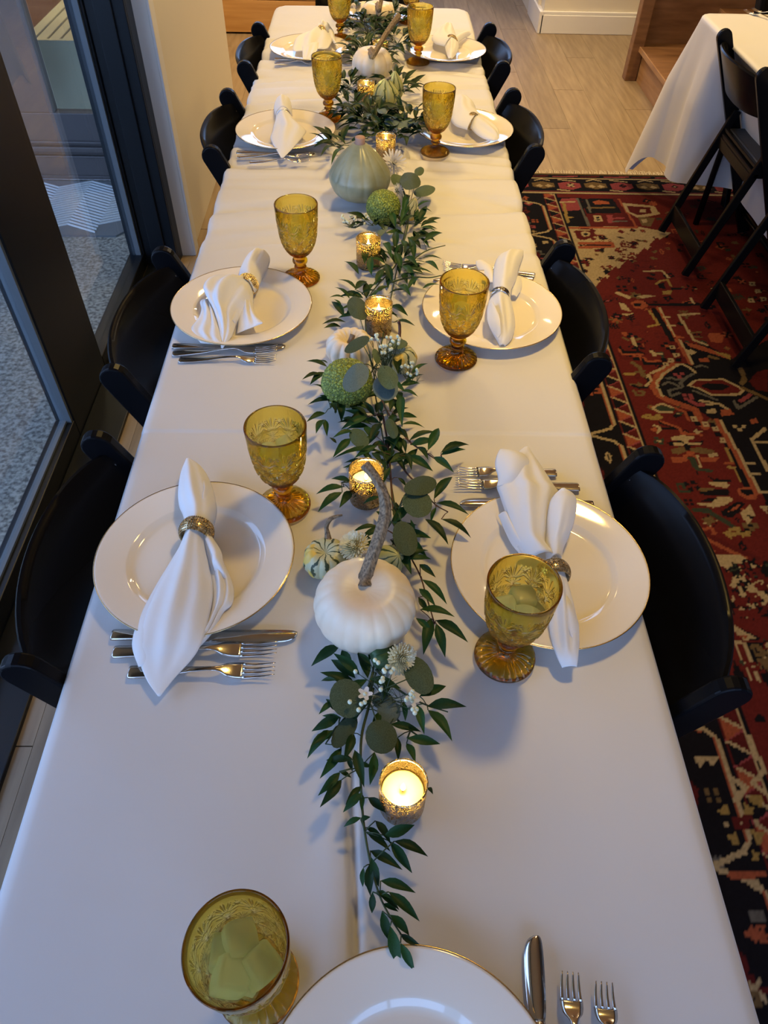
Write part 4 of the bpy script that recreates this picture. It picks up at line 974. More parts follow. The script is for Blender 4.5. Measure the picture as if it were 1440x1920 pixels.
# ------------------------------------------------------------------ garland
def leaf_me(kind, seed):
    rnd = random.Random(seed); V = []; F = []
    if kind == 'r':
        prof_ = [(0, .02), (.08, .32), (.22, .78), (.38, 1.0), (.55, .90), (.72, .62), (.86, .32), (1.0, .01)]
        for i, (x, w) in enumerate(prof_):
            bend = rnd.uniform(.6, 1.2)*0+.10*math.sin(pi*x)-.06*x*x; side = .05*math.sin(pi*x)*rnd.choice((1,))
            for (yy, dz) in ((-1, .16), (-.5, .05), (0, -.02), (.5, .05), (1, .16)):
                V.append((x, yy*w*.5+side*0+(.10*(seed % 3-1))*x*x*1.0, bend+dz*w*.3))
        n = 5
        F = [(j*n+i, j*n+i+1, (j+1)*n+i+1, (j+1)*n+i) for j in range(len(prof_)-1) for i in range(n-1)]
    else:
        n = 18; V = [(.5, 0, .05)]
        for ring_ in (.5, 1.0):
            for i in range(n):
                a = 2*pi*i/n; k = ring_*(1-.10*math.exp(-((a-pi)/.3)**2)*0); x = .5-.5*k*math.cos(a); y = .5*k*math.sin(a)*(.92)
                V.append((x, y, .05-.04*ring_**2+.05*ring_*fbm(math.cos(a), math.sin(a), seed)))
        F = [(0, 1+i, 1+(i+1) % n) for i in range(n)]+[(1+i, 1+n+i, 1+n+(i+1) % n, 1+(i+1) % n) for i in range(n)]
        # vein ridge
    me = mesh('leaf', V, F, True); return me
RL = [leaf_me('r', k) for k in range(6)]; EL = [leaf_me('e', k*2.3) for k in range(4)]
def leaf_matrix(p0, p1, wid, roll):
    d = p1-p0; L = d.length; x = d.normalized(); zup = Vector((0, 0, 1)); y = zup.cross(x)
    if y.length < .05: y = Vector((0, 1, 0))
    y.normalize(); z = x.cross(y)
    Rr = Matrix.Rotation(roll, 3, x); y = Rr @ y; z = Rr @ z
    M = Matrix(((x.x*L, y.x*wid, z.x*L, p0.x), (x.y*L, y.y*wid, z.y*L, p0.y), (x.z*L, y.z*wid, z.z*L, p0.z), (0, 0, 0, 1))); return M
gar = thing('garland', 'long leafy green garland of ruscus and eucalyptus down the middle of the table', 'garland', (0, 0, 0))
def xf(org, sc, L): return [tuple(org[i % 2]+v*sc for i, v in enumerate(q)) for q in L]
Z3 = xf((540, 1500), 1/3.6, [(760, 965, 860, 1155), (690, 850, 755, 1140), (635, 750, 680, 960), (755, 905, 905, 988), (690, 775, 825, 915), (680, 620, 887, 822), (625, 545, 865, 615), (605, 620, 755, 740), (555, 342, 768, 472), (690, 280, 845, 490), (718, 278, 948, 375), (650, 240, 860, 175), (590, 140, 700, 290), (525, 185, 640, 250), (540, 230, 690, 345), (560, 385, 620, 590), (510, 455, 503, 590), (553, 430, 548, 650), (522, 525, 555, 600), (570, 620, 567, 770), (495, 120, 372, 175), (490, 130, 555, 110), (600, 620, 690, 660), (640, 700, 745, 755)])
Z2 = xf((540, 1180), 1/3.6, [(540, 1135, 690, 1240), (495, 1060, 388, 1180), (500, 1105, 366, 1230), (450, 815, 520, 1060), (362, 1015, 218, 1198), (352, 965, 200, 1118), (432, 880, 252, 885), (362, 800, 218, 1005), (305, 680, 120, 860), (303, 690, 170, 780), (348, 590, 158, 687), (355, 595, 230, 578), (325, 345, 216, 348), (305, 490, 208, 570), (352, 108, 150, 238), (362, 140, 442, 290), (585, 830, 555, 1052), (740, 730, 740, 885), (800, 770, 866, 895), (803, 735, 1032, 772), (690, 640, 900, 692), (872, 510, 925, 702), (945, 545, 1112, 745), (940, 520, 1203, 522), (888, 452, 1070, 372), (940, 1070, 978, 1108), (780, 490, 790, 620), (440, 700, 385, 885), (480, 900, 560, 930), (600, 900, 560, 1010), (500, 1110, 500, 1230), (620, 560, 560, 700), (560, 240, 470, 150), (400, 850, 440, 960), (345, 960, 430, 1000), (690, 330, 640, 470), (360, 560, 250, 470)])
Z1 = xf((540, 840), 1/3.6, [(1000, 372, 1222, 440), (1035, 480, 1240, 602), (925, 480, 1092, 642), (985, 345, 1112, 182), (985, 60, 1115, 162), (1030, 48, 1198, 0), (800, 50, 980, 152), (905, 888, 1074, 1052), (893, 1090, 1128, 1126), (1000, 1163, 1215, 1302), (1000, 1185, 1056, 1412), (965, 1150, 922, 1390), (865, 1150, 985, 1255), (815, 752, 972, 748), (820, 742, 945, 680), (890, 785, 996, 870), (425, 228, 290, 200), (378, 262, 188, 308), (366, 298, 200, 425), (425, 290, 345, 395), (610, 530, 432, 565), (560, 610, 390, 600), (525, 85, 388, 132), (575, 272, 440, 332), (620, 330, 500, 378), (730, 400, 835, 456), (740, 200, 805, 262), (650, 60, 560, 30), (640, 30, 300, 52), (720, 60, 800, 150), (690, 130, 640, 240), (1000, 400, 960, 500), (885, 950, 1000, 1060), (880, 1010, 950, 1110), (700, 500, 800, 560), (690, 620, 790, 720), (620, 200, 640, 60), (850, 560, 830, 480), (640, 540, 480, 620)])
Z5 = xf((560, 560), 320/1440, [(385, 155, 275, 12), (360, 60, 300, 0), (400, 200, 200, 207), (360, 240, 215, 240), (780, 60, 915, 138), (790, 205, 985, 215), (240, 575, 65, 518), (245, 545, 165, 520), (215, 620, 100, 722), (200, 640, 30, 672), (235, 780, 120, 715), (240, 840, 175, 815), (280, 880, 320, 955), (225, 965, 65, 1028), (215, 1020, 150, 1130), (222, 1020, 240, 1158), (330, 880, 300, 960), (575, 990, 430, 905), (640, 990, 545, 858), (580, 1000, 355, 1090), (470, 1040, 345, 1010), (870, 820, 870, 1070), (860, 780, 1005, 820), (950, 640, 1085, 535), (890, 720, 1055, 630), (840, 640, 825, 440), (935, 1195, 1170, 1112), (945, 1235, 1165, 1190), (1090, 1280, 1195, 1080), (1200, 1300, 1440, 1215), (470, 1120, 288, 1165), (440, 1180, 285, 1330), (320, 1220, 258, 1170), (660, 1240, 470, 1340), (820, 980, 740, 1100), (560, 1080, 620, 1180), (700, 1050, 600, 1200), (880, 1180, 900, 1300), (1000, 1250, 1100, 1350), (850, 1130, 780, 1290), (620, 1300, 700, 1400), (560, 960, 440, 1010), (700, 960, 690, 860), (640, 1150, 540, 1230), (900, 1300, 960, 1440), (760, 700, 900, 780)])
Z6 = xf((580, 240), 280/1440, [(475, 1410, 342, 1272), (455, 1560, 275, 1450), (340, 1640, 195, 1625), (255, 180, 100, 258), (340, 200, 210, 335), (350, 160, 215, 58), (870, 960, 1050, 830), (880, 900, 970, 740), (1110, 930, 1272, 860), (1060, 965, 1215, 985), (1100, 1100, 1285, 995), (980, 1110, 1150, 1035), (1010, 1270, 960, 1040), (840, 1160, 830, 980), (880, 1380, 820, 1175), (1080, 1260, 1280, 1255), (1110, 1290, 1255, 1362), (930, 1380, 1200, 1390), (890, 1430, 1130, 1410), (1090, 1550, 1255, 1500), (800, 1490, 730, 1290), (640, 1510, 740, 1340), (600, 1420, 590, 1220), (530, 1310, 535, 1150), (950, 1560, 1110, 1420), (830, 960, 775, 790), (900, 870, 975, 620), (1040, 760, 1175, 700), (1060, 790, 1185, 800), (440, 1560, 560, 1470), (500, 1600, 640, 1560), (700, 1560, 600, 1640), (760, 1600, 960, 1560), (860, 1520, 970, 1610), (720, 1110, 800, 1230), (910, 1250, 1050, 1330), (1060, 900, 1140, 740), (940, 1180, 880, 1070), (900, 1330, 1010, 1440), (1000, 1130, 900, 1200)])
expl = [(q, .774, .0) for q in Z3]+[(q, .780, .004) for q in Z2]+[(q, .782, .004) for q in Z1]+[(q, .785, .006) for q in Z5]+[(q, .790, .010) for q in Z6]
branches = {  # name -> pixel polyline, height
    'tail': [(752, 1752), (735, 1725), (712, 1680), (695, 1620), (684, 1560), (678, 1500), (676, 1440), (678, 1380), (690, 1330), (700, 1290)],
    'left': [(610, 1395), (635, 1360), (660, 1330), (685, 1300), (700, 1260)],
    'right': [(840, 1335), (800, 1322), (765, 1305), (730, 1280), (705, 1255)],
    'right_two': [(800, 1390), (770, 1370), (740, 1345), (710, 1310)],
    'loop': [(815, 1170), (800, 1120), (788, 1080), (770, 1045), (750, 1010), (738, 960), (733, 900), (728, 840), (718, 780)],
    'sprig': [(840, 960), (815, 945), (790, 915), (765, 890), (742, 860)],
    'upper': [(830, 870), (800, 850), (770, 830), (745, 800), (725, 770), (712, 740)],
    'middle': [(712, 740), (700, 700), (690, 650), (685, 600), (690, 560), (712, 530), (740, 500), (755, 460), (765, 420), (768, 380)],
    'side': [(850, 510), (810, 520), (770, 520), (730, 530)], 'side_two': [(835, 460), (800, 470), (770, 490), (745, 505)],
    'low': [(640, 905), (680, 900), (728, 880)], 'hook': [(620, 765), (640, 740), (680, 720)]}
bobj = {}
pts_of = {k: [at(x, y, .772 if k not in ('middle', 'side', 'side_two', 'upper') else .782) for x, y in v] for k, v in branches.items()}
att = {k: [] for k in branches}
rnd = random.Random(5)
leaves = []
for (q, z, up) in expl:
    z0 = z+rnd.uniform(-.006, .008); z1 = max(z-rnd.uniform(-.006, .012)+up, .757)
    p0, p1 = at(q[0], q[1], z0), at(q[2], q[3], z1)
    best = min(branches, key=lambda k: min((p0-c).length for c in pts_of[k]))
    c = min(pts_of[best], key=lambda c: (p0-c).length)
    if (p0-c).length < .04: att[best].append((p0, c))
    leaves.append((p0, p1, best))
# filler leaves around the middle of the garland
clusters = [(735, 1010, .035, .05, 10), (722, 880, .045, .05, 16), (715, 800, .055, .05, 22), (745, 735, .03, .04, 8), (690, 570, .055, .06, 18), (745, 500, .06, .10, 34), (770, 430, .045, .09, 24), (640, 745, .03, .03, 5), (690, 1280, .03, .04, 8)]
for (cx, cy, sx_, sy_, n) in clusters:
    c = at(cx, cy, .77)
    for i in range(n):
        a = rnd.uniform(0, 2*pi); rr_ = math.sqrt(rnd.random()); p0 = Vector((c.x+sx_*rr_*math.cos(a)*.7, c.y+sy_*rr_*math.sin(a)*.8, .764+rnd.random()*.018))
        b = a+rnd.uniform(-.9, .9); L = rnd.uniform(.034, .050); p1 = p0+Vector((L*math.cos(b), L*math.sin(b), rnd.uniform(-.012, .016))); p1.z = max(p1.z, .757)
        best = min(branches, key=lambda k: min((p0-c_).length for c_ in pts_of[k])); leaves.append((p0, p1, best))
for k, v in pts_of.items():
    mb = MB(); P = [tuple(p) for p in cr_([tuple(p) for p in v], 40)]
    mb.tube(P, list(np.linspace(.0009, .0019, 40)), 6)
    for p0, c in att[k]: mb.tube([p0, p0.lerp(c, .5)+Vector((0, 0, .003)), c], .0007, 4)
    bobj[k] = mb.ob('ruscus_branch', M_redstem if k in ('upper', 'sprig', 'loop') else M_stem, gar, smooth=True)
for i, (p0, p1, b) in enumerate(leaves):
    L = (p1-p0).length; o = bpy.data.objects.new('leaf', RL[i % 6]); C.objects.link(o)
    if not RL[i % 6].materials: RL[i % 6].materials.append(M_leaf)
    o.parent = bobj[b]; o.matrix_local = leaf_matrix(p0, p1, min(max(L*rnd.uniform(.27, .35), .006), .016), rnd.uniform(-.35, .35))
# eucalyptus: centre x, centre y, half-width, half-height (px), height, bluish?
eu = [(540+400/3.6, 1180+465/3.6, 33, 38, .790, 0), (540+382/3.6, 1180+692/3.6, 18, 35, .780, 0), (540+630/3.6, 1180+725/3.6, 30, 32, .785, 0), (540+882/3.6, 1180+310/3.6, 26, 37, .790, 0), (540+680/3.6, 1180+560/3.6, 22, 22, .776, 1), (540+640/3.6, 1180+480/3.6, 20, 18, .770, 1),
      (540+895/3.6, 840+245/3.6, 26, 27, .800, 0), (540+872/3.6, 840+372/3.6, 28, 26, .795, 0), (540+790/3.6, 840+610/3.6, 23, 33, .795, 0),
      (560+492*.2222, 560+373*.2222, 18, 18, .835, 0), (560+482*.2222, 560+652*.2222, 24, 24, .858, 1), (560+752*.2222, 560+648*.2222, 19, 19, .850, 0), (560+732*.2222, 560+740*.2222, 24, 20, .832, 1), (560+835*.2222, 560+370*.2222, 17, 13, .812, 0), (560+655*.2222, 560+470*.2222, 8, 16, .825, 0), (560+785*.2222, 560+1095*.2222, 11, 19, .792, 0), (560+510*.2222, 560+1180*.2222, 17, 20, .790, 0), (560+495*.2222, 560+70*.2222, 19, 25, .800, 0),
      (580+975*.1944, 240+500*.1944, 20, 21, .815, 0), (580+860*.1944, 240+490*.1944, 14, 15, .800, 0), (580+1110*.1944, 240+610*.1944, 20, 12, .772, 0), (580+1060*.1944, 240+420*.1944, 9, 8, .79, 0), (580+670*.1944, 240+1020*.1944, 9, 15, .785, 1),
      (735, 225, 14, 12, .80, 1), (760, 232, 12, 10, .79, 1), (716, 205, 9, 9, .80, 1), (648, 172, 7, 6, .785, 1)]
em = MB(); ec = at(700, 1265, .775)
eb = None; econ = []
hubs = [(690, 1310, .775), (745, 960, .780), (700, 690, .800), (765, 395, .785), (730, 250, .785)]
hubp = [at(*h) for h in hubs]
for (x, y, hw, hh, z, bl) in eu:
    c = at(x, y, z); h = min(hubp, key=lambda q: (q-c).length); d = Vector((c.x-h.x, c.y-h.y, 0)); 
    if d.length < .01: d = Vector((1, 0, 0))
    d.normalize()
    wx = (at(x+hw, y, z)-at(x-hw, y, z)).length; wy = (at(x, y+hh, z)-at(x, y-hh, z)).length
    ln_, wd_ = (wx, wy) if abs(d.x) > abs(d.y) else (wy, wx)
    p0 = c-d*.5*ln_; p1 = c+d*.5*ln_; econ.append((p0, p1, wd_*1.08, h, bl))
hq = sorted(hubp, key=lambda q: q.y); em.tube([(q.x, q.y, .766) for q in hq], .0012, 6)
for h in hubp: em.tube([(h.x-.02, h.y-.03, .764), (h.x, h.y, h.z), (h.x+.01, h.y+.04, .768)], .0013, 6)
for p0, p1, w, h, bl in econ: em.tube([p0+(p1-p0)*.15, p0, p0.lerp(h, .5)+Vector((0, 0, .004)), h], .0008, 5)
eb = em.ob('eucalyptus_stem', M_stem, gar, smooth=True)
ELb = [m_.copy() for m_ in EL]
for i, (p0, p1, w, h, bl) in enumerate(econ):
    me = (ELb if bl else EL)[i % 4]
    if not me.materials: me.materials.append(M_eucb if bl else M_euc)
    o = bpy.data.objects.new('round_leaf', me); C.objects.link(o); o.parent = eb
    if p0.z > .8: p1 = p1+Vector((0, 0, -.008))
    o.matrix_local = leaf_matrix(p0, p1, w, rnd.uniform(-.15, .15))
# far half of the garland
far = MB(); fs = MB()
fc = [(742, 248, .07, .06, 26, .03), (700, 232, .08, .10, 50, .055), (770, 225, .06, .08, 30, .045), (640, 270, .06, .05, 12, .03), (660, 205, .06, .08, 20, .03), (655, 165, .05, .10, 24, .03), (745, 165, .06, .10, 18, .03), (690, 110, .10, .14, 46, .05), (745, 80, .07, .14, 26, .04), (690, 62, .10, .16, 46, .06), (665, 30, .07, .16, 26, .05), (735, 30, .06, .14, 20, .04), (700, 420, .02, .03, 6, .02)]
for (cx, cy, sx_, sy_, n, hh) in fc:
    c = at(cx, cy, .77)
    for i in range(int(n*1.5)):
        a = rnd.uniform(0, 2*pi); rr_ = math.sqrt(rnd.random()); p0 = Vector((c.x+sx_*rr_*math.cos(a)*.75, c.y+sy_*rr_*math.sin(a)*.8, .766+rnd.random()*hh*(1-.5*rr_)))
        b = a+rnd.uniform(-.8, .8); L = rnd.uniform(.042, .066); p1 = p0+Vector((L*math.cos(b), L*math.sin(b), rnd.uniform(-.010, .030))); p1.z = max(p1.z, .758)
        Mx = leaf_matrix(p0, p1, L*rnd.uniform(.28, .37), rnd.uniform(-.4, .4)); me = RL[i % 6]
        far.add([Mx @ v.co for v in me.vertices], [tuple(p.vertices) for p in me.polygons])
        if i % 3 == 0: fs.tube([p0, (c.x, c.y, .766)], .0009, 4)
far.ob('leaves', M_leaf, gar, smooth=True, kind='stuff')
fs.tube([tuple(at(x, y, .768)) for x, y in ((765, 380), (735, 300), (700, 235), (700, 170), (715, 110), (700, 60), (690, 20))], .002, 6)
fs.ob('far_stems', M_stem, gar, smooth=True)

# ------------------------------------------------------------------ flowers
def mum(lab, px, py, z, r, M, dirv, nring=10, grp_=None, flat=.85):
    c = at(px, py, z); t = thing('chrysanthemum', lab, 'flower', c, 0, grp_)
    q = Vector(dirv).normalized().to_track_quat('Z', 'X'); t.rotation_mode = 'QUATERNION'; t.rotation_quaternion = q
    mb = MB(); rd = random.Random(int(px))
    for k in range(nring):
        f = (k+.6)/nring; el = pi/2*(1-f)*1.05-.15*f; n = int(7+k*2.6)
        for i in range(n):
            a = 2*pi*(i+.5*(k % 2))/n+rd.uniform(-.08, .08); L = r*(.55+.45*f)*rd.uniform(.9, 1.08); w = r*.085
            d = Vector((math.cos(a)*math.cos(el), math.sin(a)*math.cos(el), math.sin(el)*flat)); s_ = Vector((-math.sin(a), math.cos(a), 0)); u = Vector((0, 0, 1))
            b0 = d*L*.15; m1 = d*L*.65; e1 = d*L+u*r*.16
            mb.add([b0-s_*w*.4, b0+s_*w*.4, m1-s_*w+u*r*.03, m1-u*r*.03, m1+s_*w+u*r*.03, e1-s_*w*.55, e1+s_*w*.55, e1+d*w*.5], [(0, 3, 2), (0, 1, 3), (1, 4, 3), (2, 3, 5), (3, 4, 6), (3, 6, 5), (5, 6, 7)])
    mb.ob('petals', M, t, smooth=True, kind='stuff')
    MB().lathe([(r*.1, -r*.35), (r*.4, -r*.2), (r*.45, 0), (r*.2, r*.15)], 16).ob('calyx', M_stem, t, smooth=True)
    return t
mum('cream chrysanthemum before the big white pumpkin', 752, 1236, .792, .0215, M_mum, (.45, -.55, .7), grp_='cream chrysanthemums')
mum('cream chrysanthemum behind the big white pumpkin beside the speckled gourd', 664, 1024, .800, .0235, M_mum, (-.35, -.1, .9), grp_='cream chrysanthemums')
mum('white chrysanthemum hanging over the votive behind the grey-green squash', 738, 306, .800, .034, M_mumw, (.3, -.7, .6), 6)
mum('small closed white bloom beside the grey-green squash', 746, 357, .800, .017, M_mumw, (.6, -.5, .6), 4)
def wax(lab, px, py, z, r, n, seed, flowers=(), stems=True):
    c = at(px, py, z); t = thing('waxflower_sprig', lab, 'flower', (c.x, c.y, .753)); rd = random.Random(seed); H = z-.753
    sm = MB(); base = Vector((0, .01, .004)); ends = []
    for i in range(n):
        a = rd.uniform(0, 2*pi); q = math.sqrt(rd.random())*r; e = Vector((q*math.cos(a), q*.8*math.sin(a), H+rd.uniform(-.008, .008)))
        mid = e*.55+Vector((rd.uniform(-.006, .006), rd.uniform(-.006, .006), 0)); sm.tube([base, mid, e], [.0009, .0006, .0004], 4); ends.append(e)
        for j in range(3):
            a2 = rd.uniform(0, 2*pi); sm.tube([mid, mid+Vector((.014*math.cos(a2), .014*math.sin(a2), .007))], [.0005, .0002], 3)
    sm.ob('stems', M_stem, t)
    for i, e in enumerate(ends):
        b = MB(); k = 1+(i % 2)
        for j in range(k):
            p = e+Vector((rd.uniform(-.004, .004), rd.uniform(-.004, .004), 0))*j*1.4; b.sphere(p, .0030, 8, 6, 1.15)
        b.ob('bud', M_bud, t, smooth=True)
    for (fx, fy, fz) in flowers:
        p = at(fx, fy, fz)-Vector((c.x, c.y, .753)); f = MB(); sm2 = MB()
        for i in range(5):
            a = 2*pi*i/5; d = Vector((math.cos(a), math.sin(a), .25)); s_ = Vector((-math.sin(a), math.cos(a), 0)); L = .0085
            f.add([p, p+d*L*.5-s_*.0030, p+d*L*.5+s_*.0030, p+d*L-s_*.0022, p+d*L+s_*.0022, p+d*L*1.15], [(0, 1, 2), (1, 3, 4, 2), (3, 5, 4)])
        f.ob('blossom', M_mumw, t, smooth=True); sm2.sphere(p+Vector((0, 0, .001)), .0026, 8, 5, .6); sm2.tube([base, p], .0005, 4); sm2.ob('blossom_centre', M_bud, t, smooth=True)
    return t
wax('pale wax-flower sprig with two white blossoms before the big white pumpkin', 722, 1290, .800, .052, 16, 3, [(540+520/3.6, 1180+438/3.6, .800), (540+838/3.6, 1180+485/3.6, .792)])
wax('dark-stemmed wax-flower sprig with white buds left of the far osage orange', 666, 410, .785, .035, 16, 8)
wax('wax-flower sprig with white buds above the warty gourd', 722, 640, .832, .030, 18, 12)
wax('wax-flower sprig with small buds beside the warty gourd, right of the round leaves', 770, 690, .800, .018, 8, 15)
wax('wisp of white wax-flower buds left of the round white pumpkin', 650, 150, .785, .04, 10, 19)
# ------------------------------------------------------------------ oriental rug: knots coloured one by one
RX0, RX1, RY0, RY1, KN = .42, 2.60, -.90, 3.715, .0052
NX, NY = int((RX1-RX0)/KN), int((RY1-RY0)/KN)
PAL = {'R': (.165, .022, .020), 'K': (.012, .011, .016), 'C': (.56, .43, .25), 'B': (.20, .13, .06), 'O': (.42, .11, .055), 'P': (.36, .075, .09), 'G': (.05, .065, .045), 'M': (.13, .018, .018), 'Y': (.40, .27, .09), 'S': (.16, .15, .14)}
img = np.zeros((NY, NX, 3)); img[:] = PAL['R']
gx, gy = np.meshgrid(RX0+(np.arange(NX)+.5)*KN, RY0+(np.arange(NY)+.5)*KN)
def fillpoly(P, col):
    P = [tuple(p) for p in P]; xs = [p[0] for p in P]; ys = [p[1] for p in P]
    i0, i1 = max(int((min(xs)-RX0)/KN)-1, 0), min(int((max(xs)-RX0)/KN)+2, NX); j0, j1 = max(int((min(ys)-RY0)/KN)-1, 0), min(int((max(ys)-RY0)/KN)+2, NY)
    if i1 <= i0 or j1 <= j0: return
    X, Y = gx[j0:j1, i0:i1], gy[j0:j1, i0:i1]; ins = np.zeros(X.shape, bool)
    for k in range(len(P)):
        (xa, ya), (xb, yb) = P[k], P[(k+1) % len(P)]
        if ya == yb: continue
        c = ((ya > Y) != (yb > Y)) & (X < (xb-xa)*(Y-ya)/(yb-ya)+xa); ins ^= c
    img[j0:j1, i0:i1][ins] = PAL[col]
def line(P, w, col):
    for (xa, ya), (xb, yb) in zip(P[:-1], P[1:]):
        i0, i1 = max(int((min(xa, xb)-w-RX0)/KN), 0), min(int((max(xa, xb)+w-RX0)/KN)+2, NX); j0, j1 = max(int((min(ya, yb)-w-RY0)/KN), 0), min(int((max(ya, yb)+w-RY0)/KN)+2, NY)
        if i1 <= i0 or j1 <= j0: continue
        X, Y = gx[j0:j1, i0:i1], gy[j0:j1, i0:i1]; L2 = (xb-xa)**2+(yb-ya)**2+1e-12
        t = np.clip(((X-xa)*(xb-xa)+(Y-ya)*(yb-ya))/L2, 0, 1); d = np.hypot(X-xa-t*(xb-xa), Y-ya-t*(yb-ya)); img[j0:j1, i0:i1][d < w/2+.0008] = PAL[col]
def W2(org, sc, L):
    L = list(L); return [tuple(at(org[0]+L[i]*sc, org[1]+L[i+1]*sc, .007)[:2]) for i in range(0, len(L), 2)]
rr = random.Random(21)
def motif(cx, cy, s, pal='CRK', rot=0):
    k = rr.randint(0, 7); c1, c2, c3 = (list(pal)*3)[:3]; c, s_ = math.cos(rot), math.sin(rot)
    T = lambda L: [(cx+s*(c*x-s_*y), cy+s*(s_*x+c*y)) for x, y in L]
    if k == 0:   # stepped rosette
        fillpoly(T([(-1, -.4), (-.4, -.4), (-.4, -1), (.4, -1), (.4, -.4), (1, -.4), (1, .4), (.4, .4), (.4, 1), (-.4, 1), (-.4, .4), (-1, .4)]), c1); fillpoly(T([(-.3, -.3), (.3, -.3), (.3, .3), (-.3, .3)]), c2)
    elif k == 1: # diamond
        fillpoly(T([(-1, 0), (0, -1), (1, 0), (0, 1)]), c1); fillpoly(T([(-.5, 0), (0, -.5), (.5, 0), (0, .5)]), c3)
    elif k == 2: # branch
        line(T([(-1, 0), (1, 0)]), .006, c1)
        for q in (-.6, 0, .6): line(T([(q, 0), (q+.4, .7)]), .006, c1); line(T([(q, 0), (q+.4, -.7)]), .006, c1)
    elif k == 3: # hook
        line(T([(-.8, -.8), (-.8, .6), (.6, .6), (.6, -.3), (-.1, -.3)]), .008, c1)
    elif k == 4: # leaf
        fillpoly(T([(-1.3, 0), (-.4, .5), (.4, .45), (1.3, -.1), (.3, -.5), (-.6, -.4)]), c1); fillpoly(T([(-.7, 0), (0, .2), (.7, 0), (0, -.2)]), c2)
    elif k == 5: # four dots
        for a, b in ((-.5, -.5), (.5, -.5), (-.5, .5), (.5, .5)): fillpoly(T([(a-.33, b-.33), (a+.33, b-.33), (a+.33, b+.33), (a-.33, b+.33)]), c1)
    elif k == 6: # arrow
        fillpoly(T([(-1, -.25), (.1, -.25), (.1, -.8), (1, 0), (.1, .8), (.1, .25), (-1, .25)]), c1)
    else:        # star
        line(T([(-1, 0), (1, 0)]), .009, c1); line(T([(0, -1), (0, 1)]), .009, c1); line(T([(-.7, -.7), (.7, .7)]), .007, c3); line(T([(-.7, .7), (.7, -.7)]), .007, c3)
F0, FT, XR = .905, 3.485, 2.60    # field begins / field top
# field ground scatter
for i in range(1300):
    motif(rr.uniform(F0+.03, 2.5), rr.uniform(-.9, FT-.03), rr.uniform(.008, .026), rr.choice(['OMK', 'KOC', 'MOK', 'BKO', 'GCK', 'KMR', 'MKO', 'KPR', 'MKR', 'KRO']), rr.choice((0, pi/2, .3)))
# upper cream spandrel with dark sprays
cre = W2((980, 300), .19444, [370, 640, 1120, 640, 1440, 700, 1300, 780, 1180, 890, 1000, 1000, 900, 1060, 800, 1160, 690, 1230, 600, 1120, 520, 900, 440, 780])
fillpoly(cre, 'C')
for i in range(90):
    a, b = rr.uniform(450, 1300), rr.uniform(660, 1150); p = W2((980, 300), .19444, [a, b])[0]; motif(p[0], p[1], rr.uniform(.008, .020), rr.choice(['MRK', 'BKR', 'KMR', 'ROM']), rr.uniform(0, 3))
z1 = ((980, 300), .19444)
for a, b in ((1280, 800), (1160, 900), (1000, 1010), (880, 1080), (780, 1180)):   # saw edge
    fillpoly(W2(*z1, [a-60, b+20, a+20, b-60, a+90, b+10, a+10, b+70]), 'R')
line(W2(*z1, [560, 800, 860, 800, 870, 830, 560, 840]), .022, 'O'); line(W2(*z1, [560, 820, 850, 818]), .008, 'K')
fillpoly(W2(*z1, [500, 690, 540, 660, 640, 650, 700, 700, 690, 740, 600, 770, 530, 750]), 'M'); fillpoly(W2(*z1, [560, 700, 600, 680, 660, 700, 650, 730, 590, 740]), 'C'); fillpoly(W2(*z1, [585, 708, 620, 700, 640, 715, 610, 728]), 'K')
# boxes under the top border
fillpoly(W2(*z1, [300, 360, 570, 360, 640, 640, 370, 640]), 'K'); fillpoly(W2(*z1, [380, 370, 520, 365, 560, 480, 290, 500]), 'P'); line(W2(*z1, [360, 405, 500, 400]), .012, 'C'); line(W2(*z1, [400, 420, 440, 600]), .014, 'Y'); line(W2(*z1, [330, 560, 480, 550]), .012, 'Y')
fillpoly(W2(*z1, [570, 370, 900, 370, 1000, 510, 620, 515]), 'K'); fillpoly(W2(*z1, [680, 400, 740, 385, 830, 400, 840, 425, 700, 425]), 'O'); line(W2(*z1, [640, 460, 880, 455]), .014, 'B'); line(W2(*z1, [620, 380, 660, 500]), .010, 'S')
fillpoly(W2(*z1, [610, 520, 980, 520, 1060, 640, 660, 640]), 'M'); fillpoly(W2(*z1, [680, 530, 760, 530, 780, 590, 700, 595]), 'C'); fillpoly(W2(*z1, [708, 545, 740, 545, 745, 560, 712, 562]), 'K'); fillpoly(W2(*z1, [712, 568, 748, 566, 753, 580, 720, 582]), 'K'); fillpoly(W2(*z1, [810, 530, 870, 530, 880, 600, 830, 610]), 'P'); line(W2(*z1, [880, 560, 1040, 555]), .012, 'P'); line(W2(*z1, [880, 590, 1050, 585]), .010, 'S')
line(W2(*z1, [905, 375, 1080, 640]), .030, 'M'); line(W2(*z1, [930, 375, 1100, 640]), .010, 'O'); line(W2(*z1, [530, 370, 640, 630]), .012, 'S')
fillpoly(W2(*z1, [960, 410, 1270, 440, 1330, 520, 1120, 560, 1010, 500]), 'C'); fillpoly(W2(*z1, [1010, 440, 1230, 455, 1250, 510, 1120, 530, 1040, 500]), 'M'); fillpoly(W2(*z1, [1130, 475, 1190, 475, 1195, 505, 1135, 505]), 'C'); fillpoly(W2(*z1, [1110, 545, 1280, 555, 1240, 640, 1150, 630]), 'B'); fillpoly(W2(*z1, [1150, 570, 1200, 565, 1205, 600, 1160, 605]), 'C')
line(W2(*z1, [350, 650, 1100, 650]), .014, 'O'); line(W2(*z1, [350, 672, 640, 672]), .010, 'C')
# red zone lines
z2 = ((1160, 520), .19444); z3 = ((1060, 640), .19444); z4 = ((1200, 760), .16667); z5 = ((1200, 1040), .16667); z6 = ((1220, 1380), .21866)
L2 = lambda z, pts, w, col: line(W2(*z, pts), w, col)
P2 = lambda z, pts, col: fillpoly(W2(*z, pts), col)
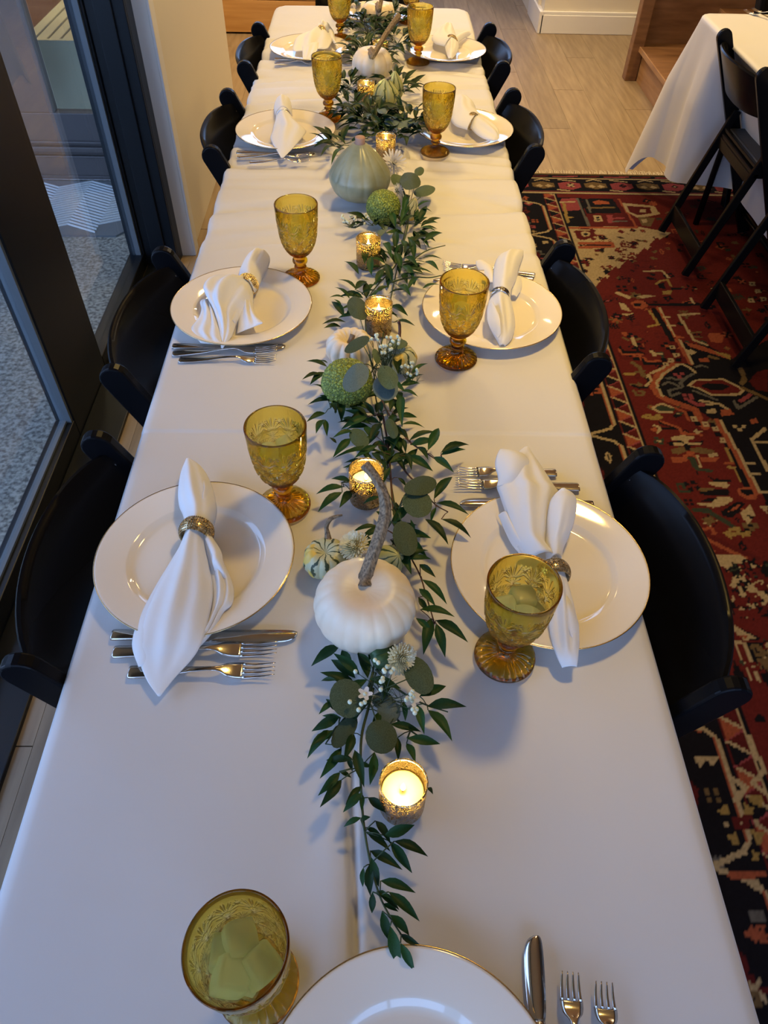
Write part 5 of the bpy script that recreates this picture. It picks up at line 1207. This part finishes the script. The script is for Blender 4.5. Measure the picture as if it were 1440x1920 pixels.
# navy medallion ground
P2(z2, [320, 1060, 370, 970, 420, 920, 560, 830, 700, 830, 590, 620, 860, 650, 1100, 780, 1440, 600, 1900, 700, 2300, 1100, 2200, 2000, 1700, 2600, 1500, 2400, 1330, 1900, 1140, 1560, 1000, 1420, 740, 1260, 520, 1200, 400, 1130], 'K')
P2(z4, [920, 170, 1440, 100, 1900, 900, 1500, 990, 1340, 960, 1250, 780, 1100, 480], 'K')
L2(z2, [570, 600, 620, 690, 700, 830], .016, 'O'); L2(z2, [590, 600, 640, 680, 720, 830], .008, 'C')
L2(z2, [540, 840, 480, 880, 380, 950, 340, 1050, 390, 1130, 480, 1180, 740, 1270, 790, 1400, 840, 1440], .026, 'O'); L2(z2, [560, 850, 430, 930, 410, 970, 370, 1010, 380, 1060, 430, 1140], .009, 'C'); L2(z2, [320, 920, 450, 860], .010, 'C'); L2(z2, [560, 840, 620, 835, 680, 860, 745, 915], .010, 'C')
P2(z2, [660, 1040, 740, 980, 1020, 970, 1230, 1080, 1180, 1135, 900, 1140, 760, 1070], 'C'); P2(z2, [700, 1040, 760, 995, 1010, 985, 1190, 1080, 1160, 1115, 910, 1120, 780, 1060], 'R'); P2(z2, [790, 1045, 860, 1015, 1010, 1020, 1080, 1050, 1000, 1085, 880, 1080], 'K')
L2(z2, [1180, 880, 1220, 980, 1190, 1020], .018, 'B'); L2(z2, [1200, 1060, 1440, 1170], .014, 'B'); P2(z2, [1260, 1000, 1330, 910, 1440, 880, 1440, 1100, 1330, 1080], 'M')
for q in ([550, 930], [590, 955], [620, 925], [640, 1135], [700, 1130], [660, 1165], [715, 1160]):
    p = W2(*z2, q)[0]; fillpoly([(p[0]-.008, p[1]-.008), (p[0]+.008, p[1]-.008), (p[0]+.008, p[1]+.008), (p[0]-.008, p[1]+.008)], 'P')
L2(z2, [470, 970, 520, 965, 560, 985, 640, 975], .009, 'S'); L2(z2, [430, 1030, 480, 1005, 560, 1030, 600, 1060, 480, 1090, 510, 1140, 590, 1110], .009, 'S'); L2(z2, [620, 1050, 600, 1010, 660, 960, 720, 930], .010, 'S'); L2(z2, [730, 1090, 960, 1180], .009, 'S'); L2(z2, [750, 860, 800, 845, 860, 860], .009, 'S'); L2(z2, [1120, 1190, 1160, 1260, 1340, 1150], .010, 'S'); L2(z2, [1180, 1190, 1270, 1130], .014, 'P')
P2(z2, [780, 780, 860, 770, 880, 810, 790, 810], 'O'); P2(z2, [640, 700, 700, 690, 760, 720, 710, 745], 'C'); L2(z2, [880, 760, 960, 780], .014, 'B'); P2(z2, [640, 620, 790, 650, 1080, 760, 1080, 790, 900, 730, 700, 670], 'O'); P2(z2, [900, 700, 1080, 745, 1080, 790], 'Y')
P2(z2, [850, 1270, 940, 1260, 945, 1310, 860, 1310], 'C'); P2(z2, [980, 1270, 1080, 1260, 1120, 1320, 1000, 1335], 'O'); P2(z2, [1260, 1370, 1330, 1350, 1350, 1400, 1280, 1410], 'O'); L2(z2, [790, 1185, 900, 1200], .010, 'C'); L2(z2, [830, 1225, 960, 1210, 1050, 1260], .010, 'C'); L2(z2, [700, 1190, 760, 1225, 820, 1220], .016, 'P')
# checker strings
for q in ([520, 670], [560, 745], [505, 795], [455, 835], [730, 1365], [1290, 60], [1345, 130], [1400, 205], [1280, 220]):
    x, y = q; P2(z2, [x-32, y-18, x+24, y-20, x+36, y+18, x-20, y+20], 'C'); P2(z2, [x-8, y-6, x+8, y-6, x+10, y+6, x-6, y+6], 'K')
for q in ([530, 710], [580, 790], [440, 795]):
    x, y = q; P2(z2, [x-30, y-16, x+24, y-18, x+34, y+16, x-18, y+18], 'K')
for q in ([610, 150], [740, 205], [860, 255], [940, 385]):
    x, y = q; P2(z4, [x-45, y-28, x+30, y-30, x+52, y+28, x-24, y+30], 'C'); P2(z4, [x-14, y-8, x+12, y-8, x+14, y+10, x-8, y+10], 'M')
for q in ([570, 90], [650, 200], [820, 210], [880, 320], [985, 445]):
    x, y = q; P2(z4, [x-40, y-26, x+26, y-26, x+44, y+26, x-20, y+26], 'K')
# geometric lines right of centre
L2(z2, [250, 240, 280, 260, 800, 260], .016, 'K'); L2(z2, [300, 290, 820, 280], .014, 'M'); L2(z2, [380, 290, 550, 570, 620, 575], .011, 'O'); L2(z2, [400, 290, 545, 560], .007, 'C'); L2(z2, [345, 310, 400, 400, 520, 600], .022, 'K'); L2(z2, [300, 320, 390, 450, 290, 470], .010, 'Y')
L2(z2, [780, 345, 580, 360, 730, 600, 860, 650], .011, 'C'); L2(z2, [700, 200, 730, 245], .009, 'C'); L2(z2, [440, 380, 490, 378], .009, 'C'); L2(z2, [480, 460, 545, 458], .009, 'C'); L2(z2, [700, 530, 800, 525], .008, 'B'); L2(z2, [730, 570, 810, 575], .008, 'B'); P2(z2, [860, 560, 900, 530, 980, 535, 1020, 580, 1000, 630, 900, 620], 'O')
L2(z1, [1180, 1070, 1350, 1065, 1410, 1130], .010, 'C')
P2(z2, [120, 240, 180, 215, 250, 225, 290, 270, 240, 305, 150, 290], 'O'); P2(z2, [150, 250, 220, 245, 220, 275, 160, 275], 'K'); P2(z2, [0, 240, 60, 250, 130, 330, 40, 310], 'C'); P2(z2, [30, 350, 160, 340, 80, 370], 'C'); P2(z2, [170, 180, 260, 165, 380, 175, 240, 200], 'C'); L2(z2, [0, 150, 100, 190], .02, 'C')
L2(z2, [370, 60, 410, 30, 480, 20, 510, 80], .010, 'Y'); P2(z2, [380, 60, 440, 50, 460, 110, 390, 100], 'K'); P2(z2, [500, 95, 640, 95, 600, 115, 520, 120], 'K'); P2(z2, [420, 130, 520, 120, 510, 160, 430, 160], 'Y'); 
P2(z2, [110, 575, 150, 575, 200, 680, 170, 690], 'C'); L2(z2, [50, 580, 100, 600], .010, 'B'); L2(z2, [210, 585, 180, 600], .010, 'B'); L2(z2, [20, 670, 40, 720, 200, 715, 170, 670], .012, 'K'); L2(z2, [10, 690, 40, 740, 240, 738], .007, 'O'); L2(z2, [320, 710, 350, 750, 340, 730, 410, 735], .012, 'C'); P2(z2, [130, 770, 200, 765, 210, 795, 150, 800], 'K'); L2(z2, [250, 770, 280, 810, 400, 800], .009, 'O'); L2(z2, [240, 790, 260, 830, 420, 828], .012, 'K'); L2(z2, [70, 925, 150, 925], .014, 'Y')
P2(z2, [330, 1250, 400, 1225, 520, 1250, 620, 1225, 520, 1290, 400, 1290], 'G'); L2(z2, [330, 1255, 400, 1220, 430, 1215, 520, 1250], .008, 'C'); L2(z2, [520, 1295, 390, 1292, 330, 1255], .008, 'C'); L2(z2, [560, 1260, 640, 1290, 680, 1370], .010, 'O'); P2(z2, [520, 1330, 560, 1310, 620, 1330, 560, 1350], 'K'); L2(z2, [240, 1340, 300, 1320, 340, 1345, 390, 1320, 420, 1345, 380, 1360, 320, 1345, 270, 1355], .008, 'Y')
L2(z2, [150, 1040, 200, 1060, 270, 1055, 300, 1000, 270, 960], .012, 'K'); L2(z2, [150, 1090, 180, 1130, 240, 1130, 250, 1100, 200, 1095], .010, 'B'); L2(z2, [270, 960, 300, 930, 320, 990, 270, 1040], .008, 'C'); L2(z2, [140, 820, 200, 860, 250, 950], .016, 'B')
# big flower on the red
P2(z4, [360, 350, 480, 330, 630, 350, 610, 375, 540, 385, 550, 430, 510, 430, 470, 385, 370, 385], 'C'); P2(z4, [310, 410, 460, 390, 500, 430, 730, 390, 700, 440, 560, 450, 340, 455], 'K'); L2(z4, [400, 432, 480, 435], .012, 'C'); L2(z4, [570, 425, 670, 425], .012, 'C'); P2(z4, [350, 490, 480, 460, 560, 470, 700, 470, 840, 500, 840, 545, 640, 530, 560, 500, 440, 545, 360, 530], 'B'); P2(z4, [500, 440, 570, 440, 570, 500, 520, 500], 'K'); P2(z4, [530, 515, 610, 515, 620, 570, 545, 570], 'O'); P2(z4, [360, 580, 530, 570, 540, 630, 380, 640], 'O'); P2(z4, [680, 575, 910, 580, 860, 625, 700, 635], 'O'); P2(z4, [540, 580, 620, 580, 680, 700, 830, 720, 820, 745, 660, 735, 590, 680], 'G'); L2(z4, [800, 560, 860, 545], .012, 'C'); L2(z4, [650, 560, 690, 690], .006, 'C')
P2(z4, [150, 200, 270, 250, 210, 320, 190, 290, 220, 255, 150, 225], 'C'); P2(z4, [120, 260, 190, 240, 200, 285, 150, 290], 'O'); L2(z4, [230, 190, 420, 250, 270, 255], .010, 'K'); L2(z4, [240, 175, 440, 245, 480, 310, 700, 325], .009, 'O'); P2(z4, [600, 285, 640, 255, 640, 275, 720, 280, 650, 320], 'C'); L2(z4, [40, 120, 100, 100, 150, 130, 210, 100, 240, 130, 150, 150, 90, 140], .008, 'Y')
L2(z4, [980, 480, 1060, 640], .012, 'Y'); L2(z4, [960, 650, 1080, 640], .008, 'O'); L2(z4, [1010, 690, 1080, 700, 1160, 850], .012, 'Y'); L2(z4, [1060, 490, 1210, 880], .030, 'K'); L2(z4, [880, 170, 1060, 480, 1330, 970], .022, 'O'); L2(z4, [910, 165, 1090, 480, 1350, 965, 1440, 965], .009, 'C')
L2(z4, [1410, 260, 1260, 380, 1440, 720], .012, 'C'); L2(z4, [1280, 405, 1440, 408], .008, 'C'); L2(z4, [1210, 645, 1280, 648], .012, 'C'); L2(z4, [1250, 765, 1340, 765], .012, 'C')
for q in ([1070, 235], [1170, 235], [1130, 270]): x, y = q; P2(z4, [x-26, y-16, x+22, y-16, x+28, y+16, x-20, y+18], 'C')
P2(z4, [1100, 940, 1160, 915, 1280, 915, 1335, 985, 1320, 1050, 1220, 1055, 1110, 1000], 'O'); P2(z4, [1140, 945, 1250, 935, 1290, 985, 1220, 1010, 1150, 980], 'K')
P2(z4, [780, 860, 980, 860, 1015, 890, 990, 920, 880, 915, 800, 885], 'C'); P2(z4, [770, 790, 860, 830, 1040, 830, 1020, 860, 840, 850], 'K'); P2(z4, [640, 930, 840, 925, 870, 965, 700, 970], 'B'); P2(z4, [660, 975, 880, 935, 1010, 935, 1010, 1005, 740, 1010], 'K'); P2(z4, [870, 1020, 1000, 1020, 1065, 1055, 960, 1120, 830, 1145, 640, 1105, 650, 1085, 810, 1085], 'C'); P2(z4, [660, 1080, 760, 1040, 870, 1040, 830, 1070], 'K')
P2(z4, [910, 1190, 1090, 1080, 1200, 1090, 1120, 1190, 1060, 1250, 950, 1245], 'K'); P2(z4, [980, 1200, 1090, 1120, 1160, 1095, 1100, 1160], 'O'); P2(z4, [1140, 1200, 1240, 1110, 1300, 1240, 1210, 1340], 'C'); P2(z4, [1340, 1120, 1440, 1120, 1440, 1210], 'C'); P2(z4, [1200, 1225, 1290, 1240, 1260, 1280], 'K')
L2(z4, [620, 1170, 780, 1180, 860, 1240, 1060, 1360], .016, 'G'); P2(z4, [940, 1430, 1010, 1390, 1060, 1440, 1030, 1500], 'Y'); P2(z4, [1140, 1420, 1260, 1400, 1240, 1460, 1160, 1480], 'Y'); L2(z4, [1030, 1390, 1110, 1370, 1120, 1430, 1060, 1450], .010, 'Y'); P2(z4, [700, 1270, 800, 1240, 860, 1290, 780, 1350], 'B')
for i in range(12): x, y = rr.uniform(700, 860), rr.uniform(1250, 1350); P2(z4, [x, y, x+16, y, x+18, y+12, x+2, y+12], rr.choice('CK'))
# lower cream zone
L2(z4, [700, 1440, 1000, 1590, 1440, 1790], .03, 'M'); L2(z4, [720, 1480, 1000, 1620, 1440, 1830], .012, 'O')
P2(z5, [860, -10, 1150, 0, 1290, 110, 1300, 190, 1440, 260, 1700, 500, 1700, 760, 1440, 690, 1200, 700, 1020, 640, 1010, 520, 1110, 370, 1020, 350, 1060, 190, 900, 110], 'C')
for i in range(60):
    p = W2(*z5, [rr.uniform(1020, 1500), rr.uniform(60, 680)])[0]; motif(p[0], p[1], rr.uniform(.010, .020), rr.choice(['KMG', 'MRK', 'RMK', 'KSC']), rr.uniform(0, 3))
P2(z5, [920, 180, 1050, 190, 980, 400, 940, 300], 'R'); P2(z5, [1050, 510, 1120, 460, 1230, 480, 1200, 560, 1090, 570], 'R')
P2(z5, [1040, 700, 1440, 900, 1440, 940, 1200, 960, 1050, 790], 'K'); L2(z5, [1050, 720, 1440, 905], .030, 'R'); P2(z5, [1050, 780, 1130, 820, 1330, 940, 1180, 950, 1060, 850], 'C'); P2(z5, [1110, 900, 1220, 890, 1200, 940], 'O')
P2(z5, [1060, 960, 1200, 970, 1380, 1420, 1250, 1410], 'C'); P2(z5, [1100, 1005, 1160, 1005, 1320, 1400, 1270, 1400], 'R'); P2(z5, [1200, 980, 1500, 960, 1500, 1420, 1390, 1420], 'K'); P2(z5, [1060, 1180, 1060, 1400, 1230, 1400], 'K')
for i in range(14):
    p = W2(*z5, [rr.uniform(1280, 1600), rr.uniform(1000, 1400)])[0]; motif(p[0], p[1], .016, rr.choice(['CMK', 'RCK', 'BKC']), rr.uniform(0, 3))
# left border
img[:, :int((F0-.016-RX0)/KN)] = PAL['K']
def vband(x0, x1, col): img[:, max(int((x0-RX0)/KN), 0):int((x1-RX0)/KN)] = PAL[col]
vband(.836, .889, 'M'); vband(.889, .897, 'C'); vband(.897, .907, 'K'); vband(.828, .833, 'K')
y = -.9; k = 0
while y < 3.5:
    fillpoly([(.840, y), (.886, y+.03), (.840, y+.06)], 'K' if k % 2 else 'O'); line([(.842, y+.062), (.884, y+.034)], .007, 'C'); line([(.842, y+.066), (.884, y+.088)], .007, 'P'); y += .062; k += 1
for i in range(260): motif(rr.uniform(.44, .80), rr.uniform(-.9, 3.45), rr.uniform(.012, .024), rr.choice(['CKM', 'MKC', 'OKC', 'BCK', 'PKC', 'CMK', 'RCK', 'SKC']), rr.choice((0, pi/2)))
y = -.85
while y < 3.4:    # cartouche frames of the main border
    line([(.80, y), (.822, y+.03), (.822, y+.24), (.80, y+.27), (.72, y+.30), (.64, y+.27)], .010, 'C'); line([(.812, y+.02), (.812, y+.25)], .006, 'O'); line([(.80, y), (.72, y-.03)], .010, 'C'); fillpoly([(.60, y+.07), (.66, y+.04), (.72, y+.07), (.74, y+.13), (.70, y+.19), (.64, y+.2), (.59, y+.14)], 'M'); motif(.665, y+.12, .026, 'CMK'); y += .33
P2(z6, [370, 170, 600, 165, 540, 260, 480, 190, 430, 255, 380, 200], 'C'); L2(z6, [850, 0, 980, 290, 880, 400, 1006, 490], .010, 'C'); L2(z6, [700, 350, 820, 430, 740, 545], .012, 'C'); P2(z6, [580, 640, 650, 570, 690, 660, 640, 670], 'Y'); P2(z6, [800, 560, 890, 610, 880, 660, 810, 660], 'Y'); P2(z6, [650, 840, 740, 820, 770, 930, 730, 930], 'Y'); P2(z6, [860, 790, 980, 820, 950, 920, 910, 910], 'Y'); P2(z6, [700, 680, 850, 670, 860, 790, 740, 800], 'M'); P2(z6, [765, 725, 800, 720, 800, 750, 770, 752], 'C'); P2(z6, [620, 740, 660, 725, 680, 765, 640, 770], 'C'); P2(z6, [890, 715, 930, 710, 930, 745, 895, 745], 'C'); L2(z6, [700, 1190, 980, 1170], .012, 'O'); P2(z6, [830, 510, 950, 500, 980, 600, 880, 580], 'Y'); P2(z6, [835, 1490, 960, 1480, 1000, 1580, 860, 1580], 'S'); P2(z6, [870, 960, 940, 1000, 920, 1070, 880, 1050], 'Y')
# top border
j0 = int((3.485-RY0)/KN); img[j0:] = PAL['K']
line([(RX0, 3.497), (RX1, 3.497)], .012, 'C'); line([(RX0, 3.512), (RX1, 3.512)], .008, 'P'); line([(RX0, 3.655), (RX1, 3.655)], .006, 'C'); line([(RX0, 3.705), (RX1, 3.705)], .02, 'B')
x = .5
while x < 2.55:
    fillpoly([(x-.09, 3.54), (x-.03, 3.53), (x+.02, 3.56), (x+.02, 3.60), (x-.04, 3.62), (x-.09, 3.60)], 'P'); fillpoly([(x+.04, 3.56), (x+.09, 3.54), (x+.15, 3.56), (x+.15, 3.60), (x+.09, 3.62), (x+.04, 3.60)], 'B')
    fillpoly([(x+.055, 3.57), (x+.075, 3.555), (x+.09, 3.57), (x+.075, 3.59)], 'C'); fillpoly([(x+.10, 3.57), (x+.12, 3.555), (x+.14, 3.57), (x+.12, 3.59)], 'C'); line([(x+.06, 3.63), (x+.095, 3.645), (x+.13, 3.63)], .008, 'C'); line([(x-.08, 3.64), (x, 3.625)], .008, 'C'); line([(x-.10, 3.53), (x-.05, 3.52)], .010, 'C'); motif(x-.03, 3.58, .018, 'KRC'); line([(x-.1, 3.675), (x+.02, 3.68)], .010, 'P'); line([(x+.04, 3.675), (x+.13, 3.68)], .010, 'M')
    x += .26
# build: one grid, colour per knot
rng = np.random.RandomState(3)
vx, vy = np.meshgrid(RX0+np.arange(NX)*KN, RY0+np.arange(NY)*KN)
vz = .0068+.0006*rng.rand(NY, NX)
co_ = np.stack([vx, vy, vz], -1).reshape(-1, 3)
idx = np.arange(NX*NY).reshape(NY, NX); q = np.stack([idx[:-1, :-1], idx[:-1, 1:], idx[1:, 1:], idx[1:, :-1]], -1).reshape(-1, 4)
me = bpy.data.meshes.new('knotted_pile'); me.vertices.add(len(co_)); me.vertices.foreach_set('co', co_.ravel()); me.loops.add(q.size); me.loops.foreach_set('vertex_index', q.ravel()); me.polygons.add(len(q)); me.polygons.foreach_set('loop_start', np.arange(0, q.size, 4)); me.polygons.foreach_set('loop_total', np.full(len(q), 4)); me.update(); me.validate()
ca = me.color_attributes.new('wool', 'FLOAT_COLOR', 'POINT'); rgba = np.ones((NY*NX, 4)); rgba[:, :3] = (img*.40*(0.85+.3*rng.rand(NY, NX, 1))).reshape(-1, 3); ca.data.foreach_set('color', rgba.ravel())
t_, b_ = nodes(M_rug); a_ = nd(t_, 'ShaderNodeAttribute'); a_.attribute_name = 'wool'; t_.links.new(a_.outputs['Color'], b_.inputs['Base Color'])
rug = thing('rug', 'red, navy and cream oriental rug with geometric medallions and a white fringe', 'rug', (0, 0, 0))
ob('knotted_pile', me, M_rug, rug)
MB().box(RX0, RX1-.006, RY0, RY1-.008, .001, .006).ob('backing', M_rug, rug)
fr = MB()
for i in range(420):
    x = RX0+(RX1-RX0)*i/420+rr.uniform(-.002, .002); d = rr.uniform(-.012, .012); L = rr.uniform(.02, .05)
    fr.tube([(x, RY1-.004, .005), (x+d*.5, RY1+L*.5, .006+rr.random()*.004), (x+d, RY1+L, .003)], [.0022, .0018, .0008], 4)
fr.ob('fringe', M_fringe, rug, kind='stuff')
